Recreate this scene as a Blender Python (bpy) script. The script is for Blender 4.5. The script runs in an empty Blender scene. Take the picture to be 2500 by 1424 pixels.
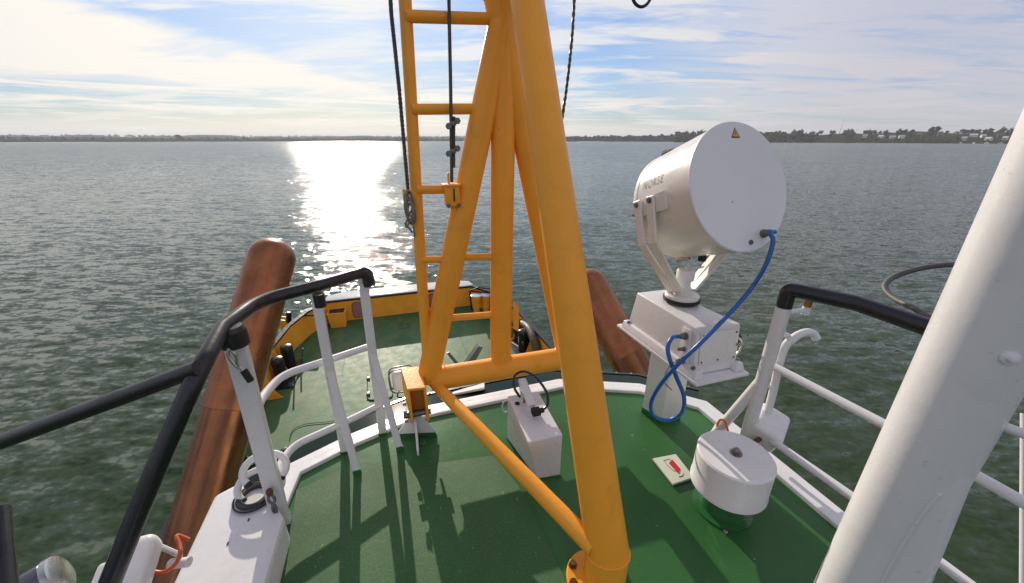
import bpy, bmesh, math, random
from mathutils import Vector as V, Matrix as M4, noise as mnoise
R = math.radians
random.seed(7)
SC = bpy.context.scene
COL = SC.collection

# ------------------------------------------------------------------ camera
FPX, CX, CY = 940.0, 1250.0, 712.0            # focal length in photo pixels
PITCH = R(21.6)
CAMH = 1.65
cam_d = bpy.data.cameras.new('camera')
cam = bpy.data.objects.new('camera', cam_d)
COL.objects.link(cam)
cam.location = (0, 0, CAMH)
cam.rotation_euler = (R(90) - PITCH, 0, 0)
cam_d.sensor_width = 36
cam_d.lens = 36 * FPX / 2500
cam_d.clip_start = 0.05
cam_d.clip_end = 80000
SC.camera = cam

# ------------------------------------------------------------------ light
SUN_EL, SUN_AZ = R(20.2), R(-21.5)             # azimuth measured from +Y towards +X
SKY_STR = 0.10
sd = V((math.sin(SUN_AZ) * math.cos(SUN_EL), math.cos(SUN_AZ) * math.cos(SUN_EL), math.sin(SUN_EL)))
ld = bpy.data.lights.new('sun', 'SUN')
ld.energy = 4.0
ld.angle = R(0.5)
ld.color = (1.0, 0.90, 0.76)
sun = bpy.data.objects.new('sun', ld)
COL.objects.link(sun)
sun.rotation_euler = sd.to_track_quat('Z', 'Y').to_euler()
sun.location = (0, 0, 30)
SC.view_settings.view_transform = 'Standard'
SC.view_settings.look = 'None'
SC.view_settings.gamma = 1
SC.view_settings.exposure = 0.12
SC.view_settings.use_curve_mapping = False


class NT:
    """tiny node-tree helper"""
    def __init__(self, tree):
        self.t = tree
        self.n = tree.nodes
        self.l = tree.links

    def node(self, typ, **kw):
        nd = self.n.new(typ)
        for k, v in kw.items():
            setattr(nd, k, v)
        return nd

    def put(self, sock, val):
        if isinstance(val, bpy.types.NodeSocket):
            self.l.new(val, sock)
        elif val is not None:
            sock.default_value = val

    def math(self, op, a, b=None, c=None, clamp=False):
        nd = self.node('ShaderNodeMath', operation=op, use_clamp=clamp)
        self.put(nd.inputs[0], a)
        if b is not None:
            self.put(nd.inputs[1], b)
        if c is not None:
            self.put(nd.inputs[2], c)
        return nd.outputs[0]

    def smooth(self, x, a, b, lo=0.0, hi=1.0):
        nd = self.node('ShaderNodeMapRange', interpolation_type='SMOOTHSTEP')
        self.put(nd.inputs[0], x)
        self.put(nd.inputs[1], a)
        self.put(nd.inputs[2], b)
        self.put(nd.inputs[3], lo)
        self.put(nd.inputs[4], hi)
        return nd.outputs[0]

    def mix(self, f, a, b, blend='MIX'):
        nd = self.node('ShaderNodeMix', data_type='RGBA', blend_type=blend)
        self.put(nd.inputs[0], f)
        for s, v in ((nd.inputs[6], a), (nd.inputs[7], b)):
            if isinstance(v, tuple) and len(v) == 3:
                v = v + (1,)
            self.put(s, v)
        return nd.outputs[2]

    def noise(self, vec, scale, detail=4, rough=0.55, dist=0.0):
        nd = self.node('ShaderNodeTexNoise')
        if vec is not None:
            self.put(nd.inputs['Vector'], vec)
        self.put(nd.inputs['Scale'], scale)
        nd.inputs['Detail'].default_value = detail
        nd.inputs['Roughness'].default_value = rough
        nd.inputs['Distortion'].default_value = dist
        return nd.outputs[0]

    def mapping(self, vec, loc=(0, 0, 0), rot=(0, 0, 0), scale=(1, 1, 1)):
        nd = self.node('ShaderNodeMapping')
        self.put(nd.inputs[0], vec)
        nd.inputs[1].default_value = loc
        nd.inputs[2].default_value = rot
        nd.inputs[3].default_value = scale
        return nd.outputs[0]


def make_world():
    w = bpy.data.worlds.new('World')
    SC.world = w
    w.use_nodes = True
    t = NT(w.node_tree)
    for n in list(t.n):
        t.n.remove(n)
    out = t.node('ShaderNodeOutputWorld')
    bg = t.node('ShaderNodeBackground')
    sky = t.node('ShaderNodeTexSky', sky_type='NISHITA', sun_disc=False)
    sky.sun_elevation = SUN_EL
    sky.sun_rotation = SUN_AZ
    sky.air_density = 1.0
    sky.dust_density = 0.6
    sky.ozone_density = 1.5
    tc = t.node('ShaderNodeTexCoord')
    d = tc.outputs['Generated']
    sep = t.node('ShaderNodeSeparateXYZ')
    t.l.new(d, sep.inputs[0])
    x, y, z = sep.outputs
    az = t.math('MULTIPLY', t.math('ARCTAN2', x, y), 180 / math.pi)
    el = t.math('MULTIPLY', t.math('ARCSINE', z), 180 / math.pi)
    # angular sheet for the clouds: azimuth / elevation, and the flat layer far overhead
    zc = t.math('ADD', t.math('MAXIMUM', z, 0.0), 0.09)
    cmb = t.node('ShaderNodeCombineXYZ')
    t.l.new(t.math('DIVIDE', x, zc), cmb.inputs[0])
    t.l.new(t.math('DIVIDE', y, zc), cmb.inputs[1])
    flat = cmb.outputs[0]
    n_soft = t.noise(t.mapping(flat, (3.1, 1.7, 0), (0, 0, R(-20)), (0.42, 1.15, 1)), 1.25, 8, 0.60, 0.6)
    n_fine = t.noise(t.mapping(flat, (0, 5, 0), (0, 0, R(-12)), (0.35, 1.6, 1)), 1.7, 8, 0.62, 0.7)
    n_edge = t.math('SUBTRACT', t.noise(t.mapping(flat, (9, 2, 0), (0, 0, R(-10)), (0.5, 1.2, 1)), 2.6, 7, 0.6, 0.3), 0.5)
    # long cloud bank on the left, its upper edge falling towards the mast
    up = t.math('ADD', t.math('MULTIPLY', t.math('ADD', az, 16.0), -0.205), 6.6)
    up = t.math('ADD', up, t.math('MULTIPLY', n_edge, 3.0))
    bank_hi = t.smooth(t.math('SUBTRACT', up, el), -0.5, 1.5)
    lo = t.math('ADD', t.math('MULTIPLY', n_edge, 2.2), 4.6)
    bank_lo = t.smooth(t.math('SUBTRACT', el, lo), -0.5, 1.3)
    bank_r = t.smooth(t.math('ADD', az, t.math('MULTIPLY', n_edge, 6.0)), -15.0, -17.5)
    bank = t.math('MULTIPLY', t.math('MULTIPLY', bank_hi, bank_lo), bank_r)
    hole = t.smooth(n_soft, 0.34, 0.50, 0.55, 1.0)
    bank = t.math('MULTIPLY', bank, hole)
    # thin streaks low over the horizon
    st = t.noise(t.mapping(d, (0, 0, 0), (0, R(3.0), 0), (2.2, 2.2, 42.0)), 1.6, 7, 0.6, 0.6)
    streak = t.math('MULTIPLY', t.smooth(st, 0.44, 0.60), t.smooth(el, 8.0, 4.8))
    # veil
    veil = t.smooth(n_soft, 0.44, 0.60)
    veil_az = t.smooth(az, 2.0, 30.0, 0.72, 1.0)
    veil = t.math('MAXIMUM', veil, t.math('MULTIPLY', t.smooth(el, 14.5, 24.0, 0.0, 0.93), t.smooth(el, 70.0, 45.0)))
    veil = t.math('MULTIPLY', veil, veil_az)
    veil = t.math('MAXIMUM', veil, t.math('MULTIPLY', t.smooth(az, 8.0, 34.0, 0.0, 0.85), t.smooth(n_fine, 0.30, 0.52)))
    wisp = t.math('MULTIPLY', t.smooth(n_fine, 0.53, 0.74), 0.8)
    base = t.smooth(el, 3.0, 0.3, 0.0, 0.93)
    c = t.math('MAXIMUM', bank, streak)
    c = t.math('MAXIMUM', c, t.smooth(az, 6.0, 36.0, 0.0, 0.42))
    c = t.math('MAXIMUM', c, t.math('MULTIPLY', veil, 0.95))
    c = t.math('MAXIMUM', c, wisp)
    c = t.math('MAXIMUM', c, base, clamp=True)
    # cloud light: warm and bright around the sun, lilac grey away from it
    dot = t.node('ShaderNodeVectorMath', operation='DOT_PRODUCT')
    t.l.new(d, dot.inputs[0])
    dot.inputs[1].default_value = sd
    near = t.smooth(dot.outputs['Value'], 0.45, 1.0)
    ccol = t.mix(near, (0.61, 0.575, 0.615), (1.0, 0.93, 0.83))
    # the Nishita sky, brought to the cloud scale
    skc = t.mix(1.0, sky.outputs[0], (SKY_STR, SKY_STR, SKY_STR), 'MULTIPLY')
    lum = t.node('ShaderNodeRGBToBW')
    t.l.new(skc, lum.inputs[0])
    gain = t.math('DIVIDE', 1.62, t.math('ADD', 1.0, t.math('MULTIPLY', lum.outputs[0], 1.15)))
    gcol = t.node('ShaderNodeCombineColor')
    for k, f in enumerate((0.60, 0.78, 1.10)):
        t.l.new(t.math('MULTIPLY', gain, f), gcol.inputs[k])
    skc = t.mix(1.0, skc, gcol.outputs[0], 'MULTIPLY')
    colr = t.mix(t.math('MULTIPLY', c, 0.93), skc, ccol)
    # nothing bright below the horizon
    t.l.new(colr, bg.inputs[0])
    bg.inputs[1].default_value = 1.0
    t.l.new(bg.outputs[0], out.inputs[0])


make_world()

# ------------------------------------------------------------------ from photo pixels to points in the place
CP, SP = math.cos(PITCH), math.sin(PITCH)


def ray(u, v):
    x, y = (u - CX) / FPX, (v - CY) / FPX
    return V((x, CP - y * SP, -SP - y * CP))


def at(u, v, z):
    d = ray(u, v)
    return V((0, 0, CAMH)) + d * ((z - CAMH) / d.z)


def atd(u, v, dep):
    return V((0, 0, CAMH)) + ray(u, v) * dep


YAW = R(17.5)                                  # ship heading, to the left of the view
STB = V((math.cos(YAW), math.sin(YAW), 0))
FWD = V((-math.sin(YAW), math.cos(YAW), 0))
UP = V((0, 0, 1))


def S(s, f, z=0.0):
    return STB * s + FWD * f + UP * z


def sf(p):
    return p.dot(STB), p.dot(FWD)


def att(u, v, f):                              # on the athwartships plane `f` metres forward
    d = ray(u, v)
    c = V((0, 0, CAMH))
    return c + d * ((f - c.dot(FWD)) / d.dot(FWD))


ZF = -5.25                                     # foredeck
ZW = -6.95                                     # water


# ------------------------------------------------------------------ mesh helpers
class MB:
    def __init__(self):
        self.bm = bmesh.new()

    def face(self, pts):
        vs = [self.bm.verts.new(p) for p in pts]
        return self.bm.faces.new(vs)

    def hull8(self, lo, hi, bevel=0.0, seg=2):
        """box from two loops of the same length (bottom, top)"""
        n = len(lo)
        b = bmesh.new()
        l = [b.verts.new(p) for p in lo]
        h = [b.verts.new(p) for p in hi]
        b.faces.new(l[::-1])
        b.faces.new(h)
        for i in range(n):
            j = (i + 1) % n
            b.faces.new((l[i], l[j], h[j], h[i]))
        bmesh.ops.recalc_face_normals(b, faces=b.faces)
        if bevel:
            bmesh.ops.bevel(b, geom=list(b.edges), offset=bevel, segments=seg, profile=0.6, affect='EDGES')
        self.merge(b)
        return self

    def merge(self, b):
        mp = {}
        for v in b.verts:
            mp[v] = self.bm.verts.new(v.co)
        for f in b.faces:
            try:
                self.bm.faces.new([mp[v] for v in f.verts])
            except ValueError:
                pass
        b.free()

    def box(self, c, ax, ay, az, bevel=0.0, seg=2):
        """c centre; ax, ay, az half-extent vectors"""
        lo = [c - ax - ay - az, c + ax - ay - az, c + ax + ay - az, c - ax + ay - az]
        return self.hull8(lo, [p + az * 2 for p in lo], bevel, seg)

    def sbox(self, s0, s1, f0, f1, z0, z1, bevel=0.0, seg=2):
        lo = [S(s0, f0, z0), S(s1, f0, z0), S(s1, f1, z0), S(s0, f1, z0)]
        return self.hull8(lo, [p + UP * (z1 - z0) for p in lo], bevel, seg)

    def prism(self, pts, vec, bevel=0.0, seg=2):
        return self.hull8(pts, [p + vec for p in pts], bevel, seg)

    def bar(self, p, q, w, th, wdir, bevel=0.003):
        """flat bar from p to q; w width along wdir, th thickness"""
        d = (q - p).normalized()
        wv = (wdir - d * wdir.dot(d)).normalized()
        tv = d.cross(wv)
        return self.box((p + q) / 2, wv * w / 2, tv * th / 2, (q - p) / 2, bevel, 1)

    def tube(self, pts, r, seg=16, caps=True, closed=False):
        n = len(pts)
        rr = r if isinstance(r, (list, tuple)) else [r] * n
        tans = []
        for i in range(n):
            if closed:
                tn = pts[(i + 1) % n] - pts[i - 1]
            elif i == 0:
                tn = pts[1] - pts[0]
            elif i == n - 1:
                tn = pts[-1] - pts[-2]
            else:
                tn = (pts[i + 1] - pts[i]).normalized() + (pts[i] - pts[i - 1]).normalized()
            tans.append(tn.normalized())
        ref = V((0, 0, 1)) if abs(tans[0].z) < 0.9 else V((1, 0, 0))
        nrm = (ref - tans[0] * ref.dot(tans[0])).normalized()
        rings = []
        for i in range(n):
            tn = tans[i]
            nrm = (nrm - tn * nrm.dot(tn)).normalized()
            bn = tn.cross(nrm)
            k = 1.0
            if 0 < i < n - 1:
                cs = tn.dot((pts[i] - pts[i - 1]).normalized())
                k = 1.0 / max(cs, 0.6)
            ring = []
            for j in range(seg):
                a = 2 * math.pi * j / seg
                ring.append(self.bm.verts.new(pts[i] + (nrm * math.cos(a) + bn * math.sin(a)) * rr[i]))
            rings.append(ring)
        m = n if closed else n - 1
        for i in range(m):
            a, b = rings[i], rings[(i + 1) % n]
            for j in range(seg):
                k2 = (j + 1) % seg
                self.bm.faces.new((a[j], a[k2], b[k2], b[j]))
        if caps and not closed:
            self.bm.faces.new(rings[0][::-1])
            self.bm.faces.new(rings[-1])
        return self

    def lathe(self, prof, mat=None, seg=32):
        """prof list of (radius, height) turned about local Z, then mat"""
        mat = mat or M4.Identity(4)
        rings = []
        for (r, h) in prof:
            if r < 1e-6:
                rings.append([self.bm.verts.new(mat @ V((0, 0, h)))])
            else:
                rings.append([self.bm.verts.new(mat @ V((r * math.cos(2 * math.pi * j / seg), r * math.sin(2 * math.pi * j / seg), h))) for j in range(seg)])
        for a, b in zip(rings, rings[1:]):
            for j in range(seg):
                k = (j + 1) % seg
                if len(a) == 1 and len(b) > 1:
                    self.bm.faces.new((a[0], b[k], b[j]))
                elif len(b) == 1 and len(a) > 1:
                    self.bm.faces.new((a[j], a[k], b[0]))
                elif len(a) > 1:
                    self.bm.faces.new((a[j], a[k], b[k], b[j]))
        return self

    def bolt(self, p, nrm, r=0.009, h=0.008):
        mat = M4.Translation(p) @ nrm.to_track_quat('Z', 'Y').to_matrix().to_4x4()
        self.lathe([(r * 1.5, 0), (r * 1.5, h * .25), (r, h * .25), (r, h), (0, h)], mat, 6)
        return self

    def done(self, name, mat, loc=V((0, 0, 0)), angle=32, recalc=True):
        if recalc:
            bmesh.ops.recalc_face_normals(self.bm, faces=self.bm.faces)
        for f in self.bm.faces:
            f.smooth = True
        me = bpy.data.meshes.new(name)
        self.bm.to_mesh(me)
        self.bm.free()
        if loc.length > 0:
            me.transform(M4.Translation(-loc))
        me.set_sharp_from_angle(angle=R(angle))
        me.materials.append(mat)
        return me


def tag(o, label, cat, group=None):
    o['label'] = label
    o['category'] = cat
    if group:
        o['group'] = group


class Thing:
    def __init__(self, name, label, cat, loc, group=None):
        self.e = bpy.data.objects.new(name, None)
        self.e.empty_display_size = 0.1
        COL.objects.link(self.e)
        self.loc = V(loc)
        self.e.location = self.loc
        tag(self.e, label, cat, group)

    def part(self, name, mb, mat, parent=None, label=None, angle=32):
        o = bpy.data.objects.new(name, mb.done(name, mat, self.loc, angle))
        COL.objects.link(o)
        o.parent = parent or self.e
        if label:
            o['label'] = label
        return o


def single(name, mb, mat, label, cat, group=None, angle=32):
    o = bpy.data.objects.new(name, mb.done(name, mat, V((0, 0, 0)), angle))
    COL.objects.link(o)
    tag(o, label, cat, group)
    return o


def struct(name, mb, mat, kind='structure', angle=32):
    o = bpy.data.objects.new(name, mb.done(name, mat, V((0, 0, 0)), angle))
    COL.objects.link(o)
    o['kind'] = kind
    return o


def curve(pts, n=8):
    """Catmull-Rom through pts"""
    out = []
    P = [pts[0] * 2 - pts[1]] + list(pts) + [pts[-1] * 2 - pts[-2]]
    for i in range(1, len(P) - 2):
        for k in range(n):
            t = k / n
            a, b, c, d = P[i - 1], P[i], P[i + 1], P[i + 2]
            out.append(0.5 * ((2 * b) + (c - a) * t + (2 * a - 5 * b + 4 * c - d) * t * t + (3 * b - a - 3 * c + d) * t ** 3))
    out.append(pts[-1])
    return out


def fillet(pts, r, n=6):
    out = [pts[0]]
    for i in range(1, len(pts) - 1):
        p, a, b = pts[i], pts[i - 1], pts[i + 1]
        rr = min(r, (a - p).length * .48, (b - p).length * .48)
        s, e = p + (a - p).normalized() * rr, p + (b - p).normalized() * rr
        for k in range(n + 1):
            t = k / n
            out.append(s * (1 - t) ** 2 + p * 2 * t * (1 - t) + e * t * t)
    out.append(pts[-1])
    return out


# ------------------------------------------------------------------ materials
def new_mat(name):
    m = bpy.data.materials.new(name)
    m.use_nodes = True
    t = NT(m.node_tree)
    b = t.n['Principled BSDF']
    return m, t, b


def paint(name, col, rough=0.35, var=0.10, bump=0.0015, bscale=60, dirt=None, dirt_amt=0.0, dirt_scale=6.0, metal=0.0, coat=0.0, fleck=None, fleck_amt=0.0, spec=0.5):
    m, t, b = new_mat(name)
    b.inputs['Specular IOR Level'].default_value = spec
    pos = t.node('ShaderNodeNewGeometry').outputs['Position']
    n1 = t.noise(pos, 2.3, 5, 0.6)
    f = t.smooth(n1, 0.3, 0.7)
    lo = tuple(c * (1 - var) for c in col)
    hi = tuple(min(1, c * (1 + var)) for c in col)
    c = t.mix(f, lo, hi)
    if dirt:
        n2 = t.noise(pos, dirt_scale, 8, 0.66, 0.4)
        c = t.mix(t.smooth(n2, 0.52, 0.74, 0.0, dirt_amt), c, dirt)
    if fleck:
        n4 = t.noise(pos, 38.0, 3, 0.5)
        c = t.mix(t.smooth(n4, 0.70, 0.73, 0.0, fleck_amt), c, fleck)
    t.put(b.inputs['Base Color'], c)
    n3 = t.noise(pos, 9.0, 4, 0.6)
    t.put(b.inputs['Roughness'], t.smooth(n3, 0.3, 0.7, rough * 0.8, min(1, rough * 1.25)))
    b.inputs['Metallic'].default_value = metal
    b.inputs['Coat Weight'].default_value = coat
    if bump:
        bp = t.node('ShaderNodeBump')
        bp.inputs['Strength'].default_value = 0.6
        bp.inputs['Distance'].default_value = bump
        t.put(bp.inputs['Height'], t.noise(pos, bscale, 3, 0.5))
        t.l.new(bp.outputs[0], b.inputs['Normal'])
    return m


YEL = paint('yellow_paint', (0.92, 0.385, 0.036), 0.38, 0.06, 0.0018, 45, (0.55, 0.24, 0.03), 0.35, 5.0, spec=0.32, fleck=(0.34, 0.14, 0.04), fleck_amt=0.25)
WHT = paint('white_paint', (0.72, 0.71, 0.71), 0.30, 0.03, 0.0010, 30, (0.50, 0.47, 0.40), 0.22, 4.0, fleck=(0.33, 0.22, 0.12), fleck_amt=0.25)
WHT2 = paint('cream_white_paint', (0.74, 0.72, 0.68), 0.30, 0.03, 0.0008, 26, (0.52, 0.47, 0.37), 0.25, 5.0, coat=0.15)
BLK = paint('black_paint', (0.012, 0.012, 0.015), 0.28, 0.2, 0.001, 40, (0.10, 0.09, 0.08), 0.10, 12.0)
BLKR = paint('black_rubber', (0.012, 0.012, 0.012), 0.6, 0.2, 0.001, 60)
STEEL = paint('stainless_steel', (0.55, 0.54, 0.52), 0.25, 0.1, 0.0003, 60, metal=1.0)
GALV = paint('galvanised_steel', (0.20, 0.19, 0.18), 0.45, 0.2, 0.0006, 80, (0.20, 0.12, 0.06), 0.4, 20.0, metal=0.8)
BRASS = paint('aged_brass', (0.34, 0.18, 0.07), 0.35, 0.2, 0.0004, 60, (0.10, 0.14, 0.10), 0.5, 25.0, metal=1.0)
ROPE = paint('rope_fibre', (0.20, 0.175, 0.14), 0.9, 0.25, 0.003, 160)
WIRE = paint('wire_rope', (0.075, 0.068, 0.06), 0.5, 0.3, 0.002, 220, metal=0.3)
BLUE = paint('blue_cable_sheath', (0.010, 0.105, 0.36), 0.35, 0.06, 0.0003, 60)
ORNG = paint('orange_cable_sheath', (0.62, 0.10, 0.02), 0.45, 0.1, 0.0003, 60)
GRN = paint('green_gloss_paint', (0.030, 0.135, 0.040), 0.22, 0.12, 0.0012, 20, (0.05, 0.16, 0.06), 0.4, 7.0, coat=0.2)
RED = paint('red_sign_paint', (0.58, 0.012, 0.010), 0.4, 0.05, 0.0, 10)
SIGNW = paint('sign_plastic', (0.66, 0.68, 0.55), 0.35, 0.04, 0.0, 10)
MAUVE = paint('mauve_panel', (0.34, 0.155, 0.14), 0.4, 0.1, 0.0, 10)
INKB = paint('black_print', (0.03, 0.03, 0.03), 0.5, 0.1, 0.0, 10)
WYEL = paint('warning_yellow', (0.70, 0.36, 0.02), 0.4, 0.05, 0.0, 10)
GREY = paint('grey_lettering', (0.20, 0.19, 0.19), 0.5, 0.1, 0.0, 10)
HULLB = paint('hull_black', (0.012, 0.011, 0.013), 0.4, 0.2, 0.002, 12, (0.06, 0.05, 0.045), 0.3, 2.5)
OLIVE = paint('hose_olive', (0.085, 0.060, 0.030), 0.55, 0.2, 0.002, 40)


def copper_mat(name, dark, light, streak, rough):
    m, t, b = new_mat(name)
    pos = t.node('ShaderNodeTexCoord').outputs['Object']
    sepn = t.node('ShaderNodeSeparateXYZ')
    t.l.new(pos, sepn.inputs[0])
    ang = t.math('ARCTAN2', sepn.outputs[0], sepn.outputs[1])
    cmb = t.node('ShaderNodeCombineXYZ')
    t.l.new(t.math('SINE', ang), cmb.inputs[0])
    t.l.new(t.math('COSINE', ang), cmb.inputs[1])
    t.l.new(t.math('MULTIPLY', sepn.outputs[2], 0.10), cmb.inputs[2])
    st = t.noise(cmb.outputs[0], 3.2, 3, 0.5, 0.1)
    blot = t.noise(pos, 2.4, 6, 0.62, 0.3)
    f = t.math('ADD', t.math('MULTIPLY', t.smooth(st, 0.35, 0.66), streak), t.math('MULTIPLY', t.smooth(blot, 0.30, 0.70), 1.0 - streak))
    c = t.mix(f, dark, light)
    c = t.mix(t.smooth(t.noise(pos, 11, 7, 0.68), 0.56, 0.74, 0, 0.22), c, tuple(k * 0.5 for k in dark))
    t.put(b.inputs['Base Color'], c)
    t.put(b.inputs['Roughness'], t.smooth(t.noise(pos, 6, 5, 0.6), 0.3, 0.7, rough * 0.8, rough * 1.3))
    b.inputs['Metallic'].default_value = 0.65
    bp = t.node('ShaderNodeBump')
    bp.inputs['Strength'].default_value = 0.4
    bp.inputs['Distance'].default_value = 0.004
    t.put(bp.inputs['Height'], t.noise(pos, 16, 5, 0.65))
    t.l.new(bp.outputs[0], b.inputs['Normal'])
    return m


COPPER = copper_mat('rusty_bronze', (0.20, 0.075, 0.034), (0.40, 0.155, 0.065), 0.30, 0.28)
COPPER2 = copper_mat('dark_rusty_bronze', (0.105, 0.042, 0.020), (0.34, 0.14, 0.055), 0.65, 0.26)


def deck_mat(name, col, rough, grit=False, seams=False, worn=None):
    m, t, b = new_mat(name)
    b.inputs['Specular IOR Level'].default_value = 0.26 if not worn else 0.33
    pos = t.node('ShaderNodeNewGeometry').outputs['Position']
    big = t.noise(pos, 1.1, 6, 0.6, 0.3)
    c = t.mix(t.smooth(big, 0.3, 0.7), tuple(k * 0.82 for k in col), tuple(k * 1.15 for k in col))
    mid = t.noise(pos, 7.0, 6, 0.65)
    c = t.mix(t.smooth(mid, 0.56, 0.75, 0, 0.35), c, tuple(k * 1.35 + 0.01 for k in col))
    h = t.noise(pos, 25, 3, 0.5)
    dist = 0.001
    if grit:
        vor = t.node('ShaderNodeTexVoronoi')
        t.l.new(pos, vor.inputs['Vector'])
        vor.inputs['Scale'].default_value = 420
        g = vor.outputs['Distance']
        patch = t.smooth(t.noise(pos, 3.0, 4, 0.6), 0.3, 0.65, 0.25, 1.0)
        fl = t.noise(pos, 190, 2, 0.6)
        c = t.mix(t.math('MULTIPLY', t.smooth(fl, 0.54, 0.66), t.math('MULTIPLY', patch, 0.75)), c, (0.155, 0.20, 0.085))
        h = t.math('SUBTRACT', 1.0, g)
        dist = 0.0012
    if worn:
        wn = t.noise(t.mapping(pos, (0, 0, 0), (0, 0, -YAW), (1.0, 0.45, 1)), 2.2, 8, 0.68, 0.3)
        c = t.mix(t.smooth(wn, 0.42, 0.66, 0, 0.6), c, worn)
        wn2 = t.noise(pos, 9, 8, 0.7)
        c = t.mix(t.smooth(wn2, 0.60, 0.70, 0, 0.35), c, (0.05, 0.06, 0.035))
    sc = t.noise(t.mapping(pos, (3, 1, 0), (0, 0, R(35)), (6.0, 0.8, 1)), 3.0, 6, 0.65, 0.2)
    c = t.mix(t.smooth(sc, 0.62, 0.70, 0, 0.25), c, tuple(k * 1.6 + 0.02 for k in col))
    rst = t.noise(pos, 17, 4, 0.6)
    c = t.mix(t.smooth(rst, 0.74, 0.78, 0, 0.45), c, (0.10, 0.065, 0.035))
    spk = t.noise(pos, 55, 2, 0.5)
    c = t.mix(t.smooth(spk, 0.735, 0.75, 0, 0.6), c, (0.42, 0.45, 0.36))
    t.put(b.inputs['Base Color'], c)
    rn = t.noise(pos, 4.0, 5, 0.6)
    t.put(b.inputs['Roughness'], t.smooth(rn, 0.3, 0.7, rough * 0.93, rough * 1.07))
    if seams:
        br = t.node('ShaderNodeTexBrick')
        t.l.new(t.mapping(pos, (0, 0, 0), (0, 0, -YAW), (1, 1, 1)), br.inputs['Vector'])
        br.inputs['Scale'].default_value = 1.0
        br.inputs['Brick Width'].default_value = 4.0
        br.inputs['Row Height'].default_value = 1.9
        br.inputs['Mortar Size'].default_value = 0.012
        br.inputs['Mortar Smooth'].default_value = 0.4
        h = t.math('SUBTRACT', t.math('MULTIPLY', h, 0.3), br.outputs['Fac'])
        dist = 0.012
    bp = t.node('ShaderNodeBump')
    bp.inputs['Strength'].default_value = 0.7
    bp.inputs['Distance'].default_value = dist
    t.put(bp.inputs['Height'], h)
    t.l.new(bp.outputs[0], b.inputs['Normal'])
    return m


DECK = deck_mat('deck_green_smooth', (0.040, 0.138, 0.040), 0.32)
GRIT = deck_mat('deck_green_antislip', (0.042, 0.128, 0.041), 0.55, grit=True)
FDECK = deck_mat('foredeck_green', (0.044, 0.138, 0.050), 0.56, seams=True, worn=(0.15, 0.165, 0.055))


def water_mat():
    m, t, b = new_mat('estuary_water')
    pos = t.node('ShaderNodeNewGeometry').outputs['Position']

    # slopes of the water surface, several wave lengths added up
    def lay(rot, stretch, scale, det, ax, ay, rough=0.5, dist=0.3, off=(0, 0, 0)):
        v = t.mapping(pos, off, (0, 0, R(rot)), (stretch, 1.0, 1.0))
        nd = t.node('ShaderNodeTexNoise')
        t.l.new(v, nd.inputs['Vector'])
        nd.inputs['Scale'].default_value = scale
        nd.inputs['Detail'].default_value = det
        nd.inputs['Roughness'].default_value = rough
        nd.inputs['Distortion'].default_value = dist
        vm = t.node('ShaderNodeVectorMath', operation='MULTIPLY_ADD')
        t.l.new(nd.outputs['Color'], vm.inputs[0])
        vm.inputs[1].default_value = (ax, ay, 0)
        vm.inputs[2].default_value = (-ax / 2, -ay / 2, 0)
        return vm.outputs[0]

    def add(p, q):
        vm = t.node('ShaderNodeVectorMath', operation='ADD')
        t.l.new(p, vm.inputs[0])
        if isinstance(q, tuple):
            vm.inputs[1].default_value = q
        else:
            t.l.new(q, vm.inputs[1])
        return vm.outputs[0]
    h = add(lay(-14, 0.30, 0.26, 2, 0.18, 0.15), lay(-20, 0.28, 1.3, 3, 0.72, 0.36))
    h = add(h, lay(8, 0.36, 3.2, 3, 1.00, 0.60, 0.55, 0.4, (7, 3, 0)))
    h = add(h, lay(-30, 0.65, 7.0, 2, 0.60, 0.38, 0.55, 0.3, (2, 9, 0)))
    # seen from the ship the near faces of the waves hide the far ones
    ln = t.node('ShaderNodeVectorMath', operation='LENGTH')
    t.l.new(pos, ln.inputs[0])
    nr = t.node('ShaderNodeVectorMath', operation='NORMALIZE')
    flatp = t.node('ShaderNodeVectorMath', operation='MULTIPLY')
    t.l.new(pos, flatp.inputs[0])
    flatp.inputs[1].default_value = (1, 1, 0)
    t.l.new(flatp.outputs[0], nr.inputs[0])
    sc = t.node('ShaderNodeVectorMath', operation='SCALE')
    t.l.new(nr.outputs[0], sc.inputs[0])
    t.l.new(t.smooth(ln.outputs['Value'], 12.0, 260.0, 0.0, -0.105), sc.inputs['Scale'])
    h = add(h, sc.outputs[0])
    h = add(h, (0.0, 0.0, 1.0))
    nz = t.node('ShaderNodeVectorMath', operation='NORMALIZE')
    t.l.new(h, nz.inputs[0])
    t.l.new(nz.outputs[0], b.inputs['Normal'])
    big = t.noise(pos, 0.05, 4, 0.6)
    c = t.mix(t.smooth(big, 0.3, 0.7), (0.020, 0.043, 0.014), (0.030, 0.055, 0.020))
    fo = t.noise(t.mapping(pos, (0, 0, 0), (0, 0, R(-18)), (0.55, 1, 1)), 1.1, 9, 0.72, 0.5)
    fm = t.noise(pos, 0.10, 3, 0.5)
    foam = t.math('MULTIPLY', t.smooth(fo, 0.70, 0.74), t.smooth(fm, 0.50, 0.60))
    c = t.mix(t.math('MULTIPLY', foam, 0.6), c, (0.55, 0.60, 0.58))
    t.put(b.inputs['Base Color'], c)
    t.put(b.inputs['Roughness'], t.smooth(ln.outputs['Value'], 25.0, 500.0, 0.04, 0.17))
    b.inputs['IOR'].default_value = 1.333
    b.inputs['Specular IOR Level'].default_value = 0.5
    return m


WATER = water_mat()


def glass_mat():
    m, t, b = new_mat('dark_window_glass')
    b.inputs['Specular IOR Level'].default_value = 0.08
    b.inputs['Base Color'].default_value = (0.008, 0.018, 0.010, 1)
    b.inputs['Roughness'].default_value = 0.12
    b.inputs['IOR'].default_value = 1.5
    return m


GLASS = glass_mat()


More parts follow.
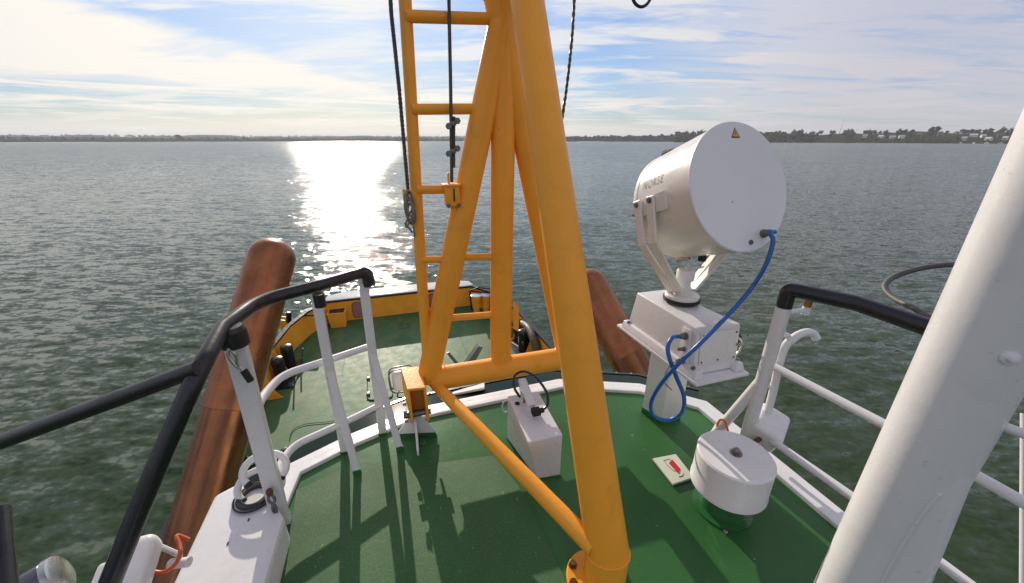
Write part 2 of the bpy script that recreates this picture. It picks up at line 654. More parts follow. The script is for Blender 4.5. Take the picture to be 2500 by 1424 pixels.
def leaf_mat(name, cols):
    m, t, b = new_mat(name)
    at_ = t.node('ShaderNodeAttribute', attribute_name='tint')
    cr = t.node('ShaderNodeValToRGB')
    e = cr.color_ramp.elements
    e[0].position, e[0].color = 0, cols[0] + (1,)
    e[1].position, e[1].color = 1, cols[-1] + (1,)
    for i, c in enumerate(cols[1:-1]):
        k = e.new((i + 1) / (len(cols) - 1))
        k.color = c + (1,)
    t.l.new(at_.outputs['Fac'], cr.inputs[0])
    t.l.new(cr.outputs[0], b.inputs['Base Color'])
    b.inputs['Roughness'].default_value = 0.8
    b.inputs['Specular IOR Level'].default_value = 0.05
    return m


LEAF = leaf_mat('autumn_foliage', [(0.040, 0.055, 0.022), (0.075, 0.085, 0.026), (0.13, 0.11, 0.030), (0.16, 0.10, 0.038)])
LEAFD = leaf_mat('dark_foliage', [(0.022, 0.030, 0.022), (0.034, 0.042, 0.028), (0.048, 0.050, 0.030)])
BARK = paint('bark', (0.06, 0.045, 0.035), 0.9, 0.2, 0.0)
GRASSY = paint('bank_grass', (0.040, 0.046, 0.022), 0.9, 0.3, 0.0, dirt=(0.075, 0.065, 0.035), dirt_amt=0.6, dirt_scale=0.02, spec=0.0)
SAND = paint('pale_sand', (0.55, 0.52, 0.47), 0.9, 0.1, 0.0)
HOUSEW = paint('house_render', (0.70, 0.69, 0.66), 0.7, 0.1, 0.0)
HOUSEB = paint('house_brick', (0.25, 0.14, 0.10), 0.8, 0.2, 0.0)
ROOFT = paint('roof_tiles', (0.20, 0.10, 0.07), 0.7, 0.2, 0.0)
ROOFG = paint('roof_pale_metal', (0.60, 0.60, 0.62), 0.4, 0.1, 0.0)


# ================================================================== SETTING: water, decks
def build_water():
    m = MB()
    L = 12000.0
    # nested rings so that the sheet stays well conditioned near the ship
    rs = [0, 40, 400, 4000, L]
    seg = 48
    m.lathe([(r, 0) for r in rs], M4.Translation((0, 0, ZW)), seg)
    o = struct('water', m, WATER)
    o.data.polygons.foreach_set('use_smooth', [False] * len(o.data.polygons))
    # keep the sheet facing up
    if o.data.polygons[0].normal.z < 0:
        o.data.flip_normals()


build_water()

# upper deck outline (ship metres: starboard, forward)
EDGE = [(-0.64, -2.2), (-0.64, 1.50), (-0.60, 1.80), (-0.33, 1.93), (0.02, 2.05), (1.03, 2.07), (1.52, 1.86), (1.78, 1.60), (1.78, -2.2)]


def offs(poly, d):
    """outward offset of an open polyline running clockwise seen from above"""
    out = []
    n = len(poly)
    for i, p in enumerate(poly):
        ns = []
        for a, b in ((i - 1, i), (i, i + 1)):
            if a >= 0 and b < n:
                dx, dy = poly[b][0] - poly[a][0], poly[b][1] - poly[a][1]
                l = math.hypot(dx, dy)
                ns.append((-dy / l, dx / l))
        nx = sum(k[0] for k in ns) / len(ns)
        ny = sum(k[1] for k in ns) / len(ns)
        l2 = nx * nx + ny * ny
        out.append((p[0] + nx / l2 * d, p[1] + ny / l2 * d))
    return out


def build_upper_deck():
    m = MB()
    out = offs(EDGE, 0.03)
    m.prism([S(s, f, -0.12) for s, f in out], UP * 0.12)
    struct('upper_deck', m, DECK)
    # sanded walking area, a coat laid on the deck
    g = MB()
    pts = [(724, 1196), (858, 1136), (1010, 1138), (1205, 1112), (1262, 1180), (1318, 1282)]
    poly = [at(u, v, 0.004) for u, v in pts] + [S(0.62, -1.6, 0.004), S(-0.50, -1.6, 0.004), S(-0.56, 1.0, 0.004)]
    g.face(poly)
    struct('antislip_deck_coating', g, GRIT)


build_upper_deck()


def sweep_profile(m, path, prof):
    """path: list of (s,f); prof: list of (outward, z)"""
    loops = []
    offp = [offs(path, d) for d, z in prof]
    for i in range(len(path)):
        loops.append([m.bm.verts.new(S(offp[k][i][0], offp[k][i][1], prof[k][1])) for k in range(len(prof))])
    for a, b in zip(loops, loops[1:]):
        n = len(prof)
        for k in range(n):
            k2 = (k + 1) % n
            m.bm.faces.new((a[k], a[k2], b[k2], b[k]))
    m.bm.faces.new(loops[0][::-1])
    m.bm.faces.new(loops[-1])


def build_wheelhouse():
    t = Thing('wheelhouse', 'white wheelhouse below the upper deck with white deck edge kerb and sloping dark windows', 'wheelhouse', S(0.55, 1.0, ZF))
    # white kerb round the deck
    k = MB()
    p2 = []
    for a, b in zip(EDGE, EDGE[1:]):
        p2.append(a)
    p2.append(EDGE[-1])
    sweep_profile(k, p2, [(0.0, -0.02), (0.0, 0.016), (0.004, 0.020), (0.056, 0.020), (0.061, 0.016), (0.063, 0.007), (0.112, 0.007), (0.122, 0.002), (0.126, -0.10), (0.0, -0.10)])
    t.part('deck_kerb', k, WHT, angle=40)
    # slanted window band under the overhang
    g = MB()
    F = EDGE[1:-1]
    sweep_profile(g, F, [(0.134, -0.030), (0.335, -0.070), (0.335, -0.085), (0.134, -0.050)])
    t.part('window_visor', g, GLASS)
    fr = MB()
    sweep_profile(fr, F, [(0.337, -0.064), (0.362, -0.068), (0.362, -0.095), (0.337, -0.092)])
    fo = t.part('visor_frame', fr, BLK)
    o = offs(F, 0.349)
    for (a, b) in zip(o, o[1:]):
        L = math.hypot(b[0] - a[0], b[1] - a[1])
        n = max(1, int(L / 0.11))
        for i in range(n):
            q = (i + 0.5) / n
            bl = MB()
            bl.bolt(S(a[0] + (b[0] - a[0]) * q, a[1] + (b[1] - a[1]) * q, -0.0662), UP, 0.006, 0.007)
            t.part('frame_bolt', bl, STEEL, fo)
    w = MB()
    inn = offs(EDGE, -0.06)
    w.prism([S(s, f, ZF) for s, f in inn], UP * (-ZF - 0.121))
    t.part('wall', w, WHT)


build_wheelhouse()

# hull outline at bulwark top (starboard, forward)
SC0 = 0.12
def hull_half():
    pts = [(4.20, -8.0), (4.25, 3.0), (4.22, 9.5), (4.10, 12.3), (3.92, 13.6), (3.55, 14.7), (3.02, 15.45), (2.90, 15.56)]
    return pts


def hull_loop(inset=0.0):
    h = hull_half()
    right = [(SC0 + s, f) for s, f in h]
    left = [(SC0 - s, f) for s, f in h][::-1]
    p = left[::-1]                              # clockwise seen from above: up the left side, across, down the right
    return offs(p + right[::-1], -inset)


def build_foredeck():
    m = MB()
    m.face([S(s, f, ZF) for s, f in hull_loop(0.04)])
    struct('foredeck', m, FDECK)


build_foredeck()


def build_hull():
    t = Thing('ship_hull', 'black ship hull with ochre inner bulwark and pale cap around the green foredeck', 'hull', S(SC0, 4, ZW))
    top = ZF + 0.93
    L0 = hull_loop(0.0)
    n = len(L0)
    # outer plating
    h = MB()
    lo = offs(L0, -0.25)
    A = [h.bm.verts.new(S(s, f, ZW - 1.0)) for s, f in lo]
    B = [h.bm.verts.new(S(s, f, ZF - 0.1)) for s, f in L0]
    C = [h.bm.verts.new(S(s, f, top)) for s, f in L0]
    for a, b in ((A, B), (B, C)):
        for i in range(n - 1):
            h.bm.faces.new((a[i], a[i + 1], b[i + 1], b[i]))
    t.part('plating', h, HULLB)
    # inner bulwark: ochre round the bow, black along the aft sides
    inn = offs(L0, -0.09)
    for nm, rng, mat in (('bulwark_bow', lambda f: f >= 7.5, YEL), ('bulwark_side', lambda f: f < 7.5, HULLB)):
        b = MB()
        P = []
        for i in range(n - 1):
            p, q = inn[i], inn[i + 1]
            pp, qq = L0[i], L0[i + 1]
            # cut long side panels at f = 7.5
            segs = [(0.0, 1.0)]
            if (p[1] - 7.5) * (q[1] - 7.5) < 0:
                c = (7.5 - p[1]) / (q[1] - p[1])
                segs = [(0, c), (c, 1)]
            for a0, a1 in segs:
                mid = p[1] + (q[1] - p[1]) * (a0 + a1) / 2
                if not rng(mid):
                    continue
                e = lambda u, k: (u[0][0] + (u[1][0] - u[0][0]) * k, u[0][1] + (u[1][1] - u[0][1]) * k)
                x0, x1 = e((p, q), a0), e((p, q), a1)
                y0, y1 = e((pp, qq), a0), e((pp, qq), a1)
                b.face([S(*x0, ZF), S(*x1, ZF), S(*x1, top), S(*x0, top)])
        t.part(nm, b, mat)
    # black cap rail
    c = MB()
    path = hull_loop(0.045)
    sweep_profile(c, path, [(-0.075, top - 0.03), (-0.075, top + 0.035), (0.075, top + 0.035), (0.075, top - 0.03)])
    t.part('cap_rail', c, BLK)
    # bracket knees inside the bulwark
    for side in (-1, 1):
        for f in [8.3, 9.5, 10.7, 11.9]:
            s_in = SC0 + side * (4.10 if f < 10 else 4.02 - (f - 10) * 0.05)
            a = S(s_in + side * 0.06, f, ZF + 0.002)
            kn = MB()
            kn.prism([a, a - STB * side * 0.42, a - STB * side * 0.30 + UP * 0.16, a - STB * side * 0.04 + UP * 0.88, a + UP * 0.88], FWD * 0.02)
            t.part('bulwark_knee', kn, YEL)
    # broad pale cap plate over the bow fender
    w = MB()
    f0 = 15.48
    poly = [(SC0 - 3.0, f0), (SC0 + 3.0, f0), (SC0 + 2.9, f0 + 0.55), (SC0 + 2.2, f0 + 0.85), (SC0 - 2.2, f0 + 0.85), (SC0 - 2.9, f0 + 0.55)]
    w.prism([S(s, f, top + 0.02) for s, f in poly], UP * 0.05, 0.012)
    t.part('bow_cap_plate', w, CAPW)
    fe = MB()
    polyb = [(SC0 - 2.95, f0 + 0.08), (SC0 + 2.95, f0 + 0.08), (SC0 + 2.85, f0 + 0.52), (SC0 + 2.15, f0 + 0.82), (SC0 - 2.15, f0 + 0.82), (SC0 - 2.85, f0 + 0.52)]
    fe.prism([S(s, f, ZW - 0.2) for s, f in polyb], UP * (top + 0.019 - ZW + 0.2))
    t.part('bow_fender', fe, BLKR)
    for (uu, vv) in ((950, 697), (992, 699)):
        pl = MB()
        p = at(uu, vv, top + 0.071)
        pl.lathe([(0.11, 0), (0.11, 0.012), (0.06, 0.014), (0.06, 0.004), (0, 0.004)], M4.Translation(p), 20)
        t.part('cap_plug', pl, GALV)
    # mauve freeing port doors in the bow bulwark
    for (u0, u1, v0, v1) in ((861, 890, 737, 775), (1047, 1066, 716, 750)):
        fb = 15.47
        q = [att(u0, v1, fb), att(u1, v1 - 3, fb), att(u1, v0 - 3, fb), att(u0, v0, fb)]
        c0 = sum(q, V((0, 0, 0))) / 4
        hw = (q[1] - q[0]).length / 2
        hh = abs(q[3].z - q[0].z) / 2
        c0.z = min(c0.z, top - 0.12 - hh)
        d = MB()
        ring = []
        for k in range(24):
            a = 2 * math.pi * k / 24
            ca, sa = math.cos(a), math.sin(a)
            e = 0.45
            ring.append(c0 + STB * hw * math.copysign(abs(ca) ** e, ca) + UP * hh * math.copysign(abs(sa) ** e, sa))
        d.prism([p - FWD * 0.03 for p in ring], FWD * 0.025)
        pd = t.part('freeing_port', d, MAUVE)
        r = MB()
        r.tube([p - FWD * 0.03 for p in ring], 0.022, 6, closed=True)
        t.part('port_frame', r, MAUVE2, pd)
    ft = MB()
    path2 = hull_loop(0.10)
    ft.tube([S(s, f, ZF + 0.02) for s, f in path2[2:-2]], 0.03, 6)
    t.part('deck_gutter', ft, FDECK)


CAPW = paint('cap_plate_white', (0.62, 0.62, 0.62), 0.16, 0.05, 0.0012, 5, (0.42, 0.40, 0.36), 0.4, 2.0)
MAUVE2 = paint('mauve_frame', (0.22, 0.09, 0.07), 0.4, 0.1, 0.0)
build_hull()

# ================================================================== YELLOW TRIPOD MAST
A = at(1052, 926, 0.315)
B = at(1390, 872, 0.315)
KLEAN = 0.06


def apl(u, v, k=KLEAN, off=0.0):
    d = ray(u, v)
    c = V((0, 0, CAMH))
    n = FWD - UP * k
    return c + d * (((A - c).dot(n) + off) / d.dot(n))


def build_mast():
    base = at(1482, 1424, 0.0)
    t = Thing('tripod_mast', 'yellow tubular tripod mast with ladder rungs standing on the green deck', 'mast', V((0.373, 1.029, 0)))
    ext = lambda p, q, k: p + (q - p) * k
    r1 = 0.066
    cb = MB()
    cb.tube([A, B], 0.071, 28)
    t.part('cross_beam', cb, YEL)
    # legs of the front frame
    pl0, pl1 = apl(1049, 905), apl(1229, 40)
    top = ext(pl0, pl1, 1.55)
    l = MB()
    l.tube([A, pl0, ext(pl0, pl1, .5), pl1, top], [r1] * 5, 24)
    t.part('leg', l, YEL)
    c0, c1 = apl(1222, 880), apl(1228, 300)
    c = MB()
    c.tube([c0 - UP * 0.02, c0, c1, ext(c0, c1, 2.6)], 0.064, 24)
    pole = t.part('centre_pole', c, YEL)
    r0, r1_ = apl(1382, 862), apl(1286, 371)
    r = MB()
    r.tube([r0, r1_, ext(r0, r1_, 2.0)], 0.064, 24)
    t.part('leg', r, YEL)
    # aft leg, nearest the viewer, mitred to a short upright stub
    f0 = at(1483, 1345, 0.155)
    f1 = atd(1293, 42, 1.60)
    a = MB()
    a.tube([V((f0.x, f0.y, 0.02)), f0, f1, ext(f0, f1, 1.35)], [0.0835, 0.0835, 0.071, 0.067], 40)
    t.part('leg', a, YEL)
    foot = V((f0.x, f0.y, 0.0))
    wr = MB()
    # mitre weld bead
    d1 = (f1 - f0).normalized()
    nm = (d1 + UP).normalized()
    e1 = nm.cross(FWD).normalized()
    e2 = nm.cross(e1)
    ring = []
    for k in range(40):
        an = 2 * math.pi * k / 40
        dr = V((math.cos(an), math.sin(an), 0))
        p = foot + dr * 0.0835
        p.z = f0.z - (p - V((f0.x, f0.y, p.z))).dot(V((nm.x, nm.y, 0))) / nm.z
        ring.append(p)
    wr.tube(ring, 0.0035, 6, closed=True)
    t.part('weld_bead', wr, YEL)
    fl = MB()
    foot = foot - STB * 0.042
    fl.lathe([(0.040, 0.001), (0.114, 0.001), (0.114, 0.020), (0.110, 0.023), (0.040, 0.023)], M4.Translation(foot), 40)
    flo = t.part('base_flange', fl, YEL)
    for k in range(3):
        an = R(152 + k * 45)
        b = MB()
        b.bolt(foot + V((math.cos(an) * 0.094, math.sin(an) * 0.094, 0.023)), UP, 0.013, 0.018)
        t.part('flange_bolt', b, BRASS, flo)
    # diagonal brace from the port joint to the aft leg
    br = MB()
    q0 = A + V((0.01, 0, -0.02))
    q1 = at(1452, 1338, 0.19)
    br.tube([q0, ext(q0, q1, .18), q1], [0.030, 0.0345, 0.0375], 24)
    t.part('brace', br, YEL)
    # ladder stile and rungs
    st = MB()
    ls = [apl(984, -120, KLEAN, 0.02), apl(989, 0, KLEAN, 0.02), apl(1001, 200, KLEAN, 0.02), apl(1014, 430, KLEAN, 0.02), apl(1031, 700, KLEAN, 0.01), apl(1043, 862, KLEAN, 0.0)]
    st.tube(ls, 0.0295, 16)
    t.part('ladder_stile', st, YEL)
    for (u0, v0, u1, v1, rr) in ((990, 40, 1222, 47, 0.0265), (1006, 267, 1168, 266, 0.0255), (1017, 463, 1135, 463, 0.023), (1028, 634, 1102, 634, 0.020), (1098, 629, 1225, 626, 0.020), (1066, 779, 1222, 767, 0.020)):
        g = MB()
        g.tube([apl(u0, v0), apl(u1, v1)], rr, 12)
        t.part('rung', g, YEL)
    def saddle(o, dv, rr, e, RR):
        e = e.normalized()
        dv = dv.normalized()
        aa = dv.orthogonal().normalized()
        bb = dv.cross(aa)
        out = []
        for k in range(36):
            an = 2 * math.pi * k / 36
            q = o + (aa * math.cos(an) + bb * math.sin(an)) * rr
            h = 0.0
            for _ in range(90):
                p = q + dv * h
                w = (p - o) - e * (p - o).dot(e)
                if w.length >= RR:
                    break
                h += 0.002
            out.append(q + dv * h)
        g = MB()
        g.tube(out, 0.0045, 6, closed=True)
        t.part('weld_bead', g, YEL)
    eb = B - A
    saddle(A + eb * ((c0 - A).dot(eb) / eb.length_squared), c1 - c0, 0.064, eb, 0.071)
    saddle(A + eb * ((r0 - A).dot(eb) / eb.length_squared), r1_ - r0, 0.064, eb, 0.071)
    saddle(A, pl1 - pl0, 0.066, eb, 0.071)
    # plate on the centre pole
    p = [apl(1250, 728), apl(1256, 736), apl(1261, 742), apl(1261, 802), apl(1256, 800), apl(1250, 796)]
    g = MB()
    g.prism([k - FWD * 0.045 for k in p], FWD * 0.02)
    t.part('cleat_plate', g, YEL, pole)
    # rope cleat horn on the stile
    g = MB()
    h0 = apl(1005, 500)
    h1 = apl(988, 492)
    h2 = apl(987, 462)
    g.tube(fillet([h0, h1, h2], 0.02), 0.008, 8)
    t.part('cleat_horn', g, YEL)
    # wire socket box on the third rung
    w0 = apl(1103, 478, KLEAN, -0.045)
    g = MB()
    g.box(w0, STB * 0.036, FWD * 0.036, UP * 0.050, 0.006)
    wb = t.part('socket_box', g, YEL)
    g = MB()
    g.box(w0 + UP * 0.055, STB * 0.044, FWD * 0.044, UP * 0.005, 0.002)
    t.part('socket_cover', g, YEL, wb)
    g = MB()
    g.box(w0 - UP * 0.085 + STB * 0.004, STB * 0.013, FWD * 0.013, UP * 0.035, 0.005)
    t.part('socket_tail', g, YEL, wb)
    g = MB()
    g.box(w0 + STB * 0.006 - FWD * 0.0385 + UP * 0.008, STB * 0.004, FWD * 0.002, UP * 0.032, 0.001)
    t.part('socket_slot', g, INKB, wb)
    for ds in (-0.024, 0.028):
        g = MB()
        g.bolt(w0 - FWD * 0.036 + STB * ds - UP * 0.045, -FWD, 0.008, 0.01)
        t.part('socket_bolt', g, GALV, wb)
    g = MB()
    g.box(w0 + UP * 0.085 - STB * 0.012, STB * 0.005, FWD * 0.012, UP * 0.028, 0.003)
    t.part('socket_lug', g, YEL, wb)
    # curved bracket at the head of the port leg
    g = MB()
    g.tube(curve([apl(1238, 30), apl(1200, 8), apl(1178, -30), apl(1172, -90)], 6), 0.022, 12)
    t.part('head_bracket', g, YEL)
    # hinge fork at the port end of the beam
    hp = A - STB * 0.02
    tp = [at(978, 902, 0.362), at(1026, 900, 0.362), at(1041, 952, 0.355), at(994, 957, 0.355)]
    g = MB()
    g.prism(tp, UP * 0.016, 0.003, 1)
    tp[2] = tp[2]
    fork = t.part('hinge_fork', g, YEL)
    for (n0, n1) in ((0, 3), (1, 2)):
        a0, a1 = tp[n0], tp[n1]
        dd = (a1 - a0)
        dn = dd.normalized()
        inw = STB * (0.014 if n0 == 0 else -0.014)
        pts = [a0, a1 + dn * 0.004]
        cc = a1 - UP * 0.168 - dn * 0.02
        for k in range(9):
            an = R(-10 - k * 22)
            pts.append(cc + dn * 0.050 * math.cos(an) + UP * 0.052 * math.sin(an))
        pts.append(a0 - UP * 0.17)
        g = MB()
        g.prism(pts, inw, 0.003, 1)
        ck = t.part('hinge_cheek', g, YEL, fork)
    g = MB()
    a0, a1 = tp[3], tp[2]
    g.box((a0 + a1) / 2 - UP * 0.094 + FWD * 0.045, (a1 - a0) * 0.41, FWD * 0.007, UP * 0.092, 0.002)
    t.part('fork_web', g, YEL2, fork)
    g = MB()
    pc = (tp[3] + tp[2]) / 2 - UP * 0.168 - (tp[3] - tp[0]).normalized() * 0.02
    g.tube([pc - STB * 0.085, pc + STB * 0.068], 0.017, 12)
    t.part('hinge_pin', g, GALV, fork)
    for (ds, df, dz) in ((-0.062, -0.03, 0.05), (-0.062, 0.03, 0.06), (-0.062, 0.0, -0.035)):
        g = MB()
        g.bolt(pc + STB * ds + FWD * df + UP * dz, -STB, 0.010, 0.02)
        t.part('fork_bolt', g, GALV, fork)
    return pc


YEL2 = paint('orange_primer', (0.46, 0.15, 0.025), 0.4, 0.1, 0.001)
PIN = build_mast()


def build_pedestal():
    b = at(1017, 1068, 0.0)
    b = V((PIN.x, PIN.y, 0)) * 0.55 + V((b.x, b.y, 0)) * 0.45
    t = Thing('hinge_pedestal', 'white gusseted pedestal under the yellow mast hinge with its green painted base', 'pedestal', b)
    g = MB()
    l, r = at(971, 1068, 0.0), at(1067, 1064, 0.0)
    ax = (r - l).normalized()
    nv = ax.cross(UP)
    top = PIN.z - 0.02
    a = (l + r) / 2
    g.prism([l + UP * 0.03 - nv * .005, r + UP * 0.03 - nv * .005, a + ax * 0.02 + UP * top - nv * .005, a - ax * 0.02 + UP * top - nv * .005], nv * 0.010)
    t.part('cross_gusset', g, WHT)
    g = MB()
    g.prism([l - nv * .006, r - nv * .006, r + UP * .03 - ax * .012 - nv * .006, l + UP * .03 + ax * .012 - nv * .006], nv * 0.012)
    t.part('gusset_foot', g, GRN)
    g = MB()
    fr = at(1021, 1112, 0.0)
    dv = (fr - a)
    dv.z = 0
    g.prism([a - ax * .006, a + dv - ax * .006, a + dv + UP * 0.03 - ax * .006, a + UP * top - ax * .006 + dv * 0.08, a + UP * top - ax * .006], ax * 0.012)
    t.part('fin', g, WHT)
    g = MB()
    g.box(a + UP * (top * 0.72), ax * 0.013, nv * 0.013, UP * (top * 0.28), 0.003)
    t.part('post', g, WHT)
    g = MB()
    p = a + dv * 0.35
    g.lathe([(0.0, 0.012), (0.020, 0.012), (0.024, 0.004), (0.0245, 0.0)], M4.Translation(p + ax * 0.03), 14)
    t.part('drain_plug', g, GRN)


build_pedestal()


def build_ropes():
    # dark twisted halyard left of the ladder, made fast at the cleat with a knot
    t = Thing('halyard', 'dark double halyard left of the ladder knotted round the yellow cleat', 'rope', apl(1000, 500))
    pth = [apl(949, -60), apl(955, 40), apl(974, 220), apl(996, 470)]
    m = MB()
    for ph in (0, math.pi):
        pts = []
        N = 420
        for i in range(N):
            q = min(2.9999, i / (N - 1) * 3)
            k = min(2, int(q))
            p = pth[k] + (pth[k + 1] - pth[k]) * (q - k)
            an = ph + i * 0.55
            pts.append(p + STB * 0.0030 * math.cos(an) + FWD * (0.0030 * math.sin(an) - 0.03))
        m.tube(pts, 0.0068, 6)
    t.part('line', m, WIRE)
    k = MB()
    c = apl(999, 505) - FWD * 0.035
    for j in range(5):
        pts = []
        for i in range(20):
            an = 2 * math.pi * i / 20
            pts.append(c + UP * (0.055 * math.cos(an) - 0.015 * j + 0.03) + STB * (0.018 * math.sin(an) + 0.005 * math.sin(j * 2)) + FWD * (0.014 * math.sin(an + j)))
        k.tube(pts, 0.0065, 6, closed=True)
    t.part('knot', k, ROPE)
    for (e) in ([(996, 530), (990, 545), (999, 555), (1006, 565)], [(1003, 525), (1008, 548), (1012, 575)], [(998, 540), (992, 552), (988, 540)]):
        d = MB()
        d.tube(curve([apl(u, v) - FWD * 0.035 for u, v in e], 5), 0.005, 6)
        t.part('rope_tail', d, ROPE)
    # wire rope down to the socket with two clamps
    off = -0.045
    t = Thing('wire_rope', 'thin wire rope with two clamps running down into the yellow socket box', 'wire rope', apl(1103, 440, KLEAN, off))
    m = MB()
    wp = [apl(1095, -60, KLEAN, off), apl(1096, 20, KLEAN, off), apl(1100, 200, KLEAN, off), apl(1103, 445, KLEAN, off)]
    m.tube(wp, 0.0085, 8)
    t.part('wire', m, WIRE)
    m = MB()
    m.tube([apl(1108, 285, KLEAN, off), apl(1108, 410, KLEAN, off)], 0.0075, 8)
    t.part('dead_end', m, WIRE)
    for v in (302, 369):
        c = MB()
        p = apl(1105, v, KLEAN, off)
        c.box(p - FWD * 0.004, STB * 0.016, FWD * 0.012, UP * 0.010, 0.003)
        for sx in (-1, 1):
            c.tube([p + STB * sx * 0.022 + UP * 0.012 * sx - FWD * 0.02, p + STB * sx * 0.012 + UP * 0.012 * sx + FWD * 0.015], 0.006, 8)
            c.bolt(p + STB * sx * 0.022 + UP * 0.012 * sx - FWD * 0.012, -FWD, 0.011, 0.011)
            c.bolt(p + STB * sx * 0.014 + UP * 0.012 * sx, STB * sx, 0.010, 0.016)
        t.part('rope_clamp', c, GALV)
    # rope to the right of the mast
    m = MB()
    a, b = atd(1405, -60, 1.74), atd(1371, 300, 1.80)
    for ph in (0, math.pi):
        pts = []
        for i in range(240):
            q = i / 239
            p = a + (b - a) * q + STB * 0.012 * math.sin(q * math.pi)
            an = ph + i * 0.30
            pts.append(p + STB * 0.0026 * math.cos(an) + FWD * 0.0026 * math.sin(an))
        m.tube(pts, 0.0052, 6)
    single('halyard', m, WIRE, 'dark twisted rope hanging down to the right of the thick yellow leg', 'rope')
    # loop of cable at the top edge
    m = MB()
    c = atd(1568, -22, 2.2)
    pts = []
    for i in range(40):
        an = R(-60 + i * 7.8)
        pts.append(c + STB * 0.068 * math.sin(an) - UP * 0.075 * math.cos(an) + FWD * 0.01 * i / 40)
    pts += [pts[-1] + UP * 0.3, pts[-1] + UP * 1.0]
    m.tube(pts, 0.009, 8)
    single('cable_loop', m, BLK, 'small loop of black cable hanging at the top edge above the searchlight', 'cable')


build_ropes()


# ================================================================== RAILINGS
RH = 1.04


def build_port_rail():
    t = Thing('railing', 'white railing with black handrail round the port corner of the upper deck', 'railing', S(-0.4, 1.9, 0))
    # posts with inclined flat stays
    posts = [((935, 1062), (894, 662), (977, 1100), (905, 872)), ((843, 1106), (776, 706), (873, 1158), (806, 880))]
    for foot, head, sfoot, shead in posts:
        p = at(*foot, 0.0)
        h = V((p.x, p.y, RH))
        hd = at(*head, RH)
        h = V((hd.x * .5 + p.x * .5, hd.y * .5 + p.y * .5, RH - 0.02))
        dirn = (h - p)
        m = MB()
        m.bar(p + UP * 0.002, h, 0.046, 0.016, STB, 0.004)
        ps = t.part('post', m, WHT)
        m = MB()
        q = at(*sfoot, 0.0)
        e = p + dirn * 0.56
        m.bar(q + UP * 0.004, e, 0.038, 0.012, STB, 0.004)
        st = t.part('stay', m, WHT)
        m = MB()
        m.bar(q + UP * 0.001, q + UP * 0.022 + (e - q).normalized() * 0.006, 0.041, 0.015, STB, 0.001)
        t.part('stay_foot', m, GRN, st)
        m = MB()
        m.bar(p + UP * 0.001, p + UP * 0.020, 0.048, 0.018, STB, 0.001)
        t.part('post_foot', m, GRN, ps)
    # black handrail
    m = MB()
    zc = [at(889, 664, RH), at(770, 700, RH), at(632, 734, RH), at(543, 800, RH), atd(486, 905, 1.15), atd(372, 1165, 1.12), atd(268, 1424, 1.10), atd(200, 1600, 1.08)]
    m.tube(fillet(zc[:4], 0.10, 8)[:-1] + fillet(zc[3:], 0.08, 8), 0.0270, 20)
    m.tube(fillet([zc[0] - STB * .03, zc[0] + STB * 0.012, zc[0] + STB * 0.016 - UP * 0.075], 0.02, 5), 0.0285, 20)
    t.part('handrail', m, BLK, angle=50)
    # outboard branch of the handrail
    m = MB()
    a, b = atd(488, 898, 1.15), atd(-120, 1124, 1.28)
    m.tube([a, b], 0.0255, 18)
    t.part('handrail', m, BLK)
    m = MB()
    p = at(776, 712, RH)
    m.tube([V((p.x, p.y, RH - 0.07)), V((p.x, p.y, RH - 0.01))], 0.024, 12)
    t.part('post_cap', m, BLK)
    # lower rails, bent back at the corner to the wide flat post
    for z, pix, r in ((0.59, [(912, 843), (800, 880), (688, 916), (638, 972), (618, 1022)], 0.0185), (0.21, [(930, 988), (840, 1032), (716, 1088), (684, 1132), (672, 1182)], 0.0185)):
        m = MB()
        m.tube(fillet([at(u, v, z) for u, v in pix], 0.07, 6), r, 14)
        t.part('lower_rail', m, WHT)
    # wide flat corner post leaning against the handrail
    m = MB()
    ft, hd = at(689, 1277, 0.0), at(572, 830, 0.985)
    m.bar(ft, hd, 0.072, 0.030, STB, 0.006)
    wp = t.part('corner_post', m, WHT)
    m = MB()
    m.bar(ft + UP * 0.18 + FWD * 0.018, hd - UP * 0.25 + FWD * 0.018, 0.03, 0.030, STB, 0.01)
    t.part('post_rib', m, WHT, wp)
    m = MB()
    m.lathe([(0.045, -0.03), (0.045, 0.03), (0.035, 0.045), (0, 0.048)], M4.Translation(hd + UP * 0.01), 20)
    t.part('post_cap', m, BLK, wp)
    m = MB()
    m.bar(ft - UP * 0.006, ft + UP * 0.045, 0.076, 0.034, STB, 0.003)
    t.part('post_foot', m, WHT, wp)
    # shackle with a black grip hanging under the handrail
    m = MB()
    c = at(562, 862, 0.955)
    m.tube(curve([c + UP * 0.02, c + STB * .014 - UP * 0.01, c + STB * 0.012 - UP * 0.05, c + STB * 0.022 - UP * 0.075], 6), 0.006, 8)
    m.tube(curve([c + UP * 0.02, c - STB * .008 - UP * 0.01, c + STB * 0.004 - UP * 0.05, c + STB * 0.020 - UP * 0.072], 6), 0.006, 8)
    t.part('shackle', m, STEEL)
    m = MB()
    e = c + STB * 0.024 - UP * 0.078
    m.tube([e, e + STB * 0.012 - UP * 0.045], 0.0125, 12)
    t.part('shackle_grip', m, BLKR)


build_port_rail()


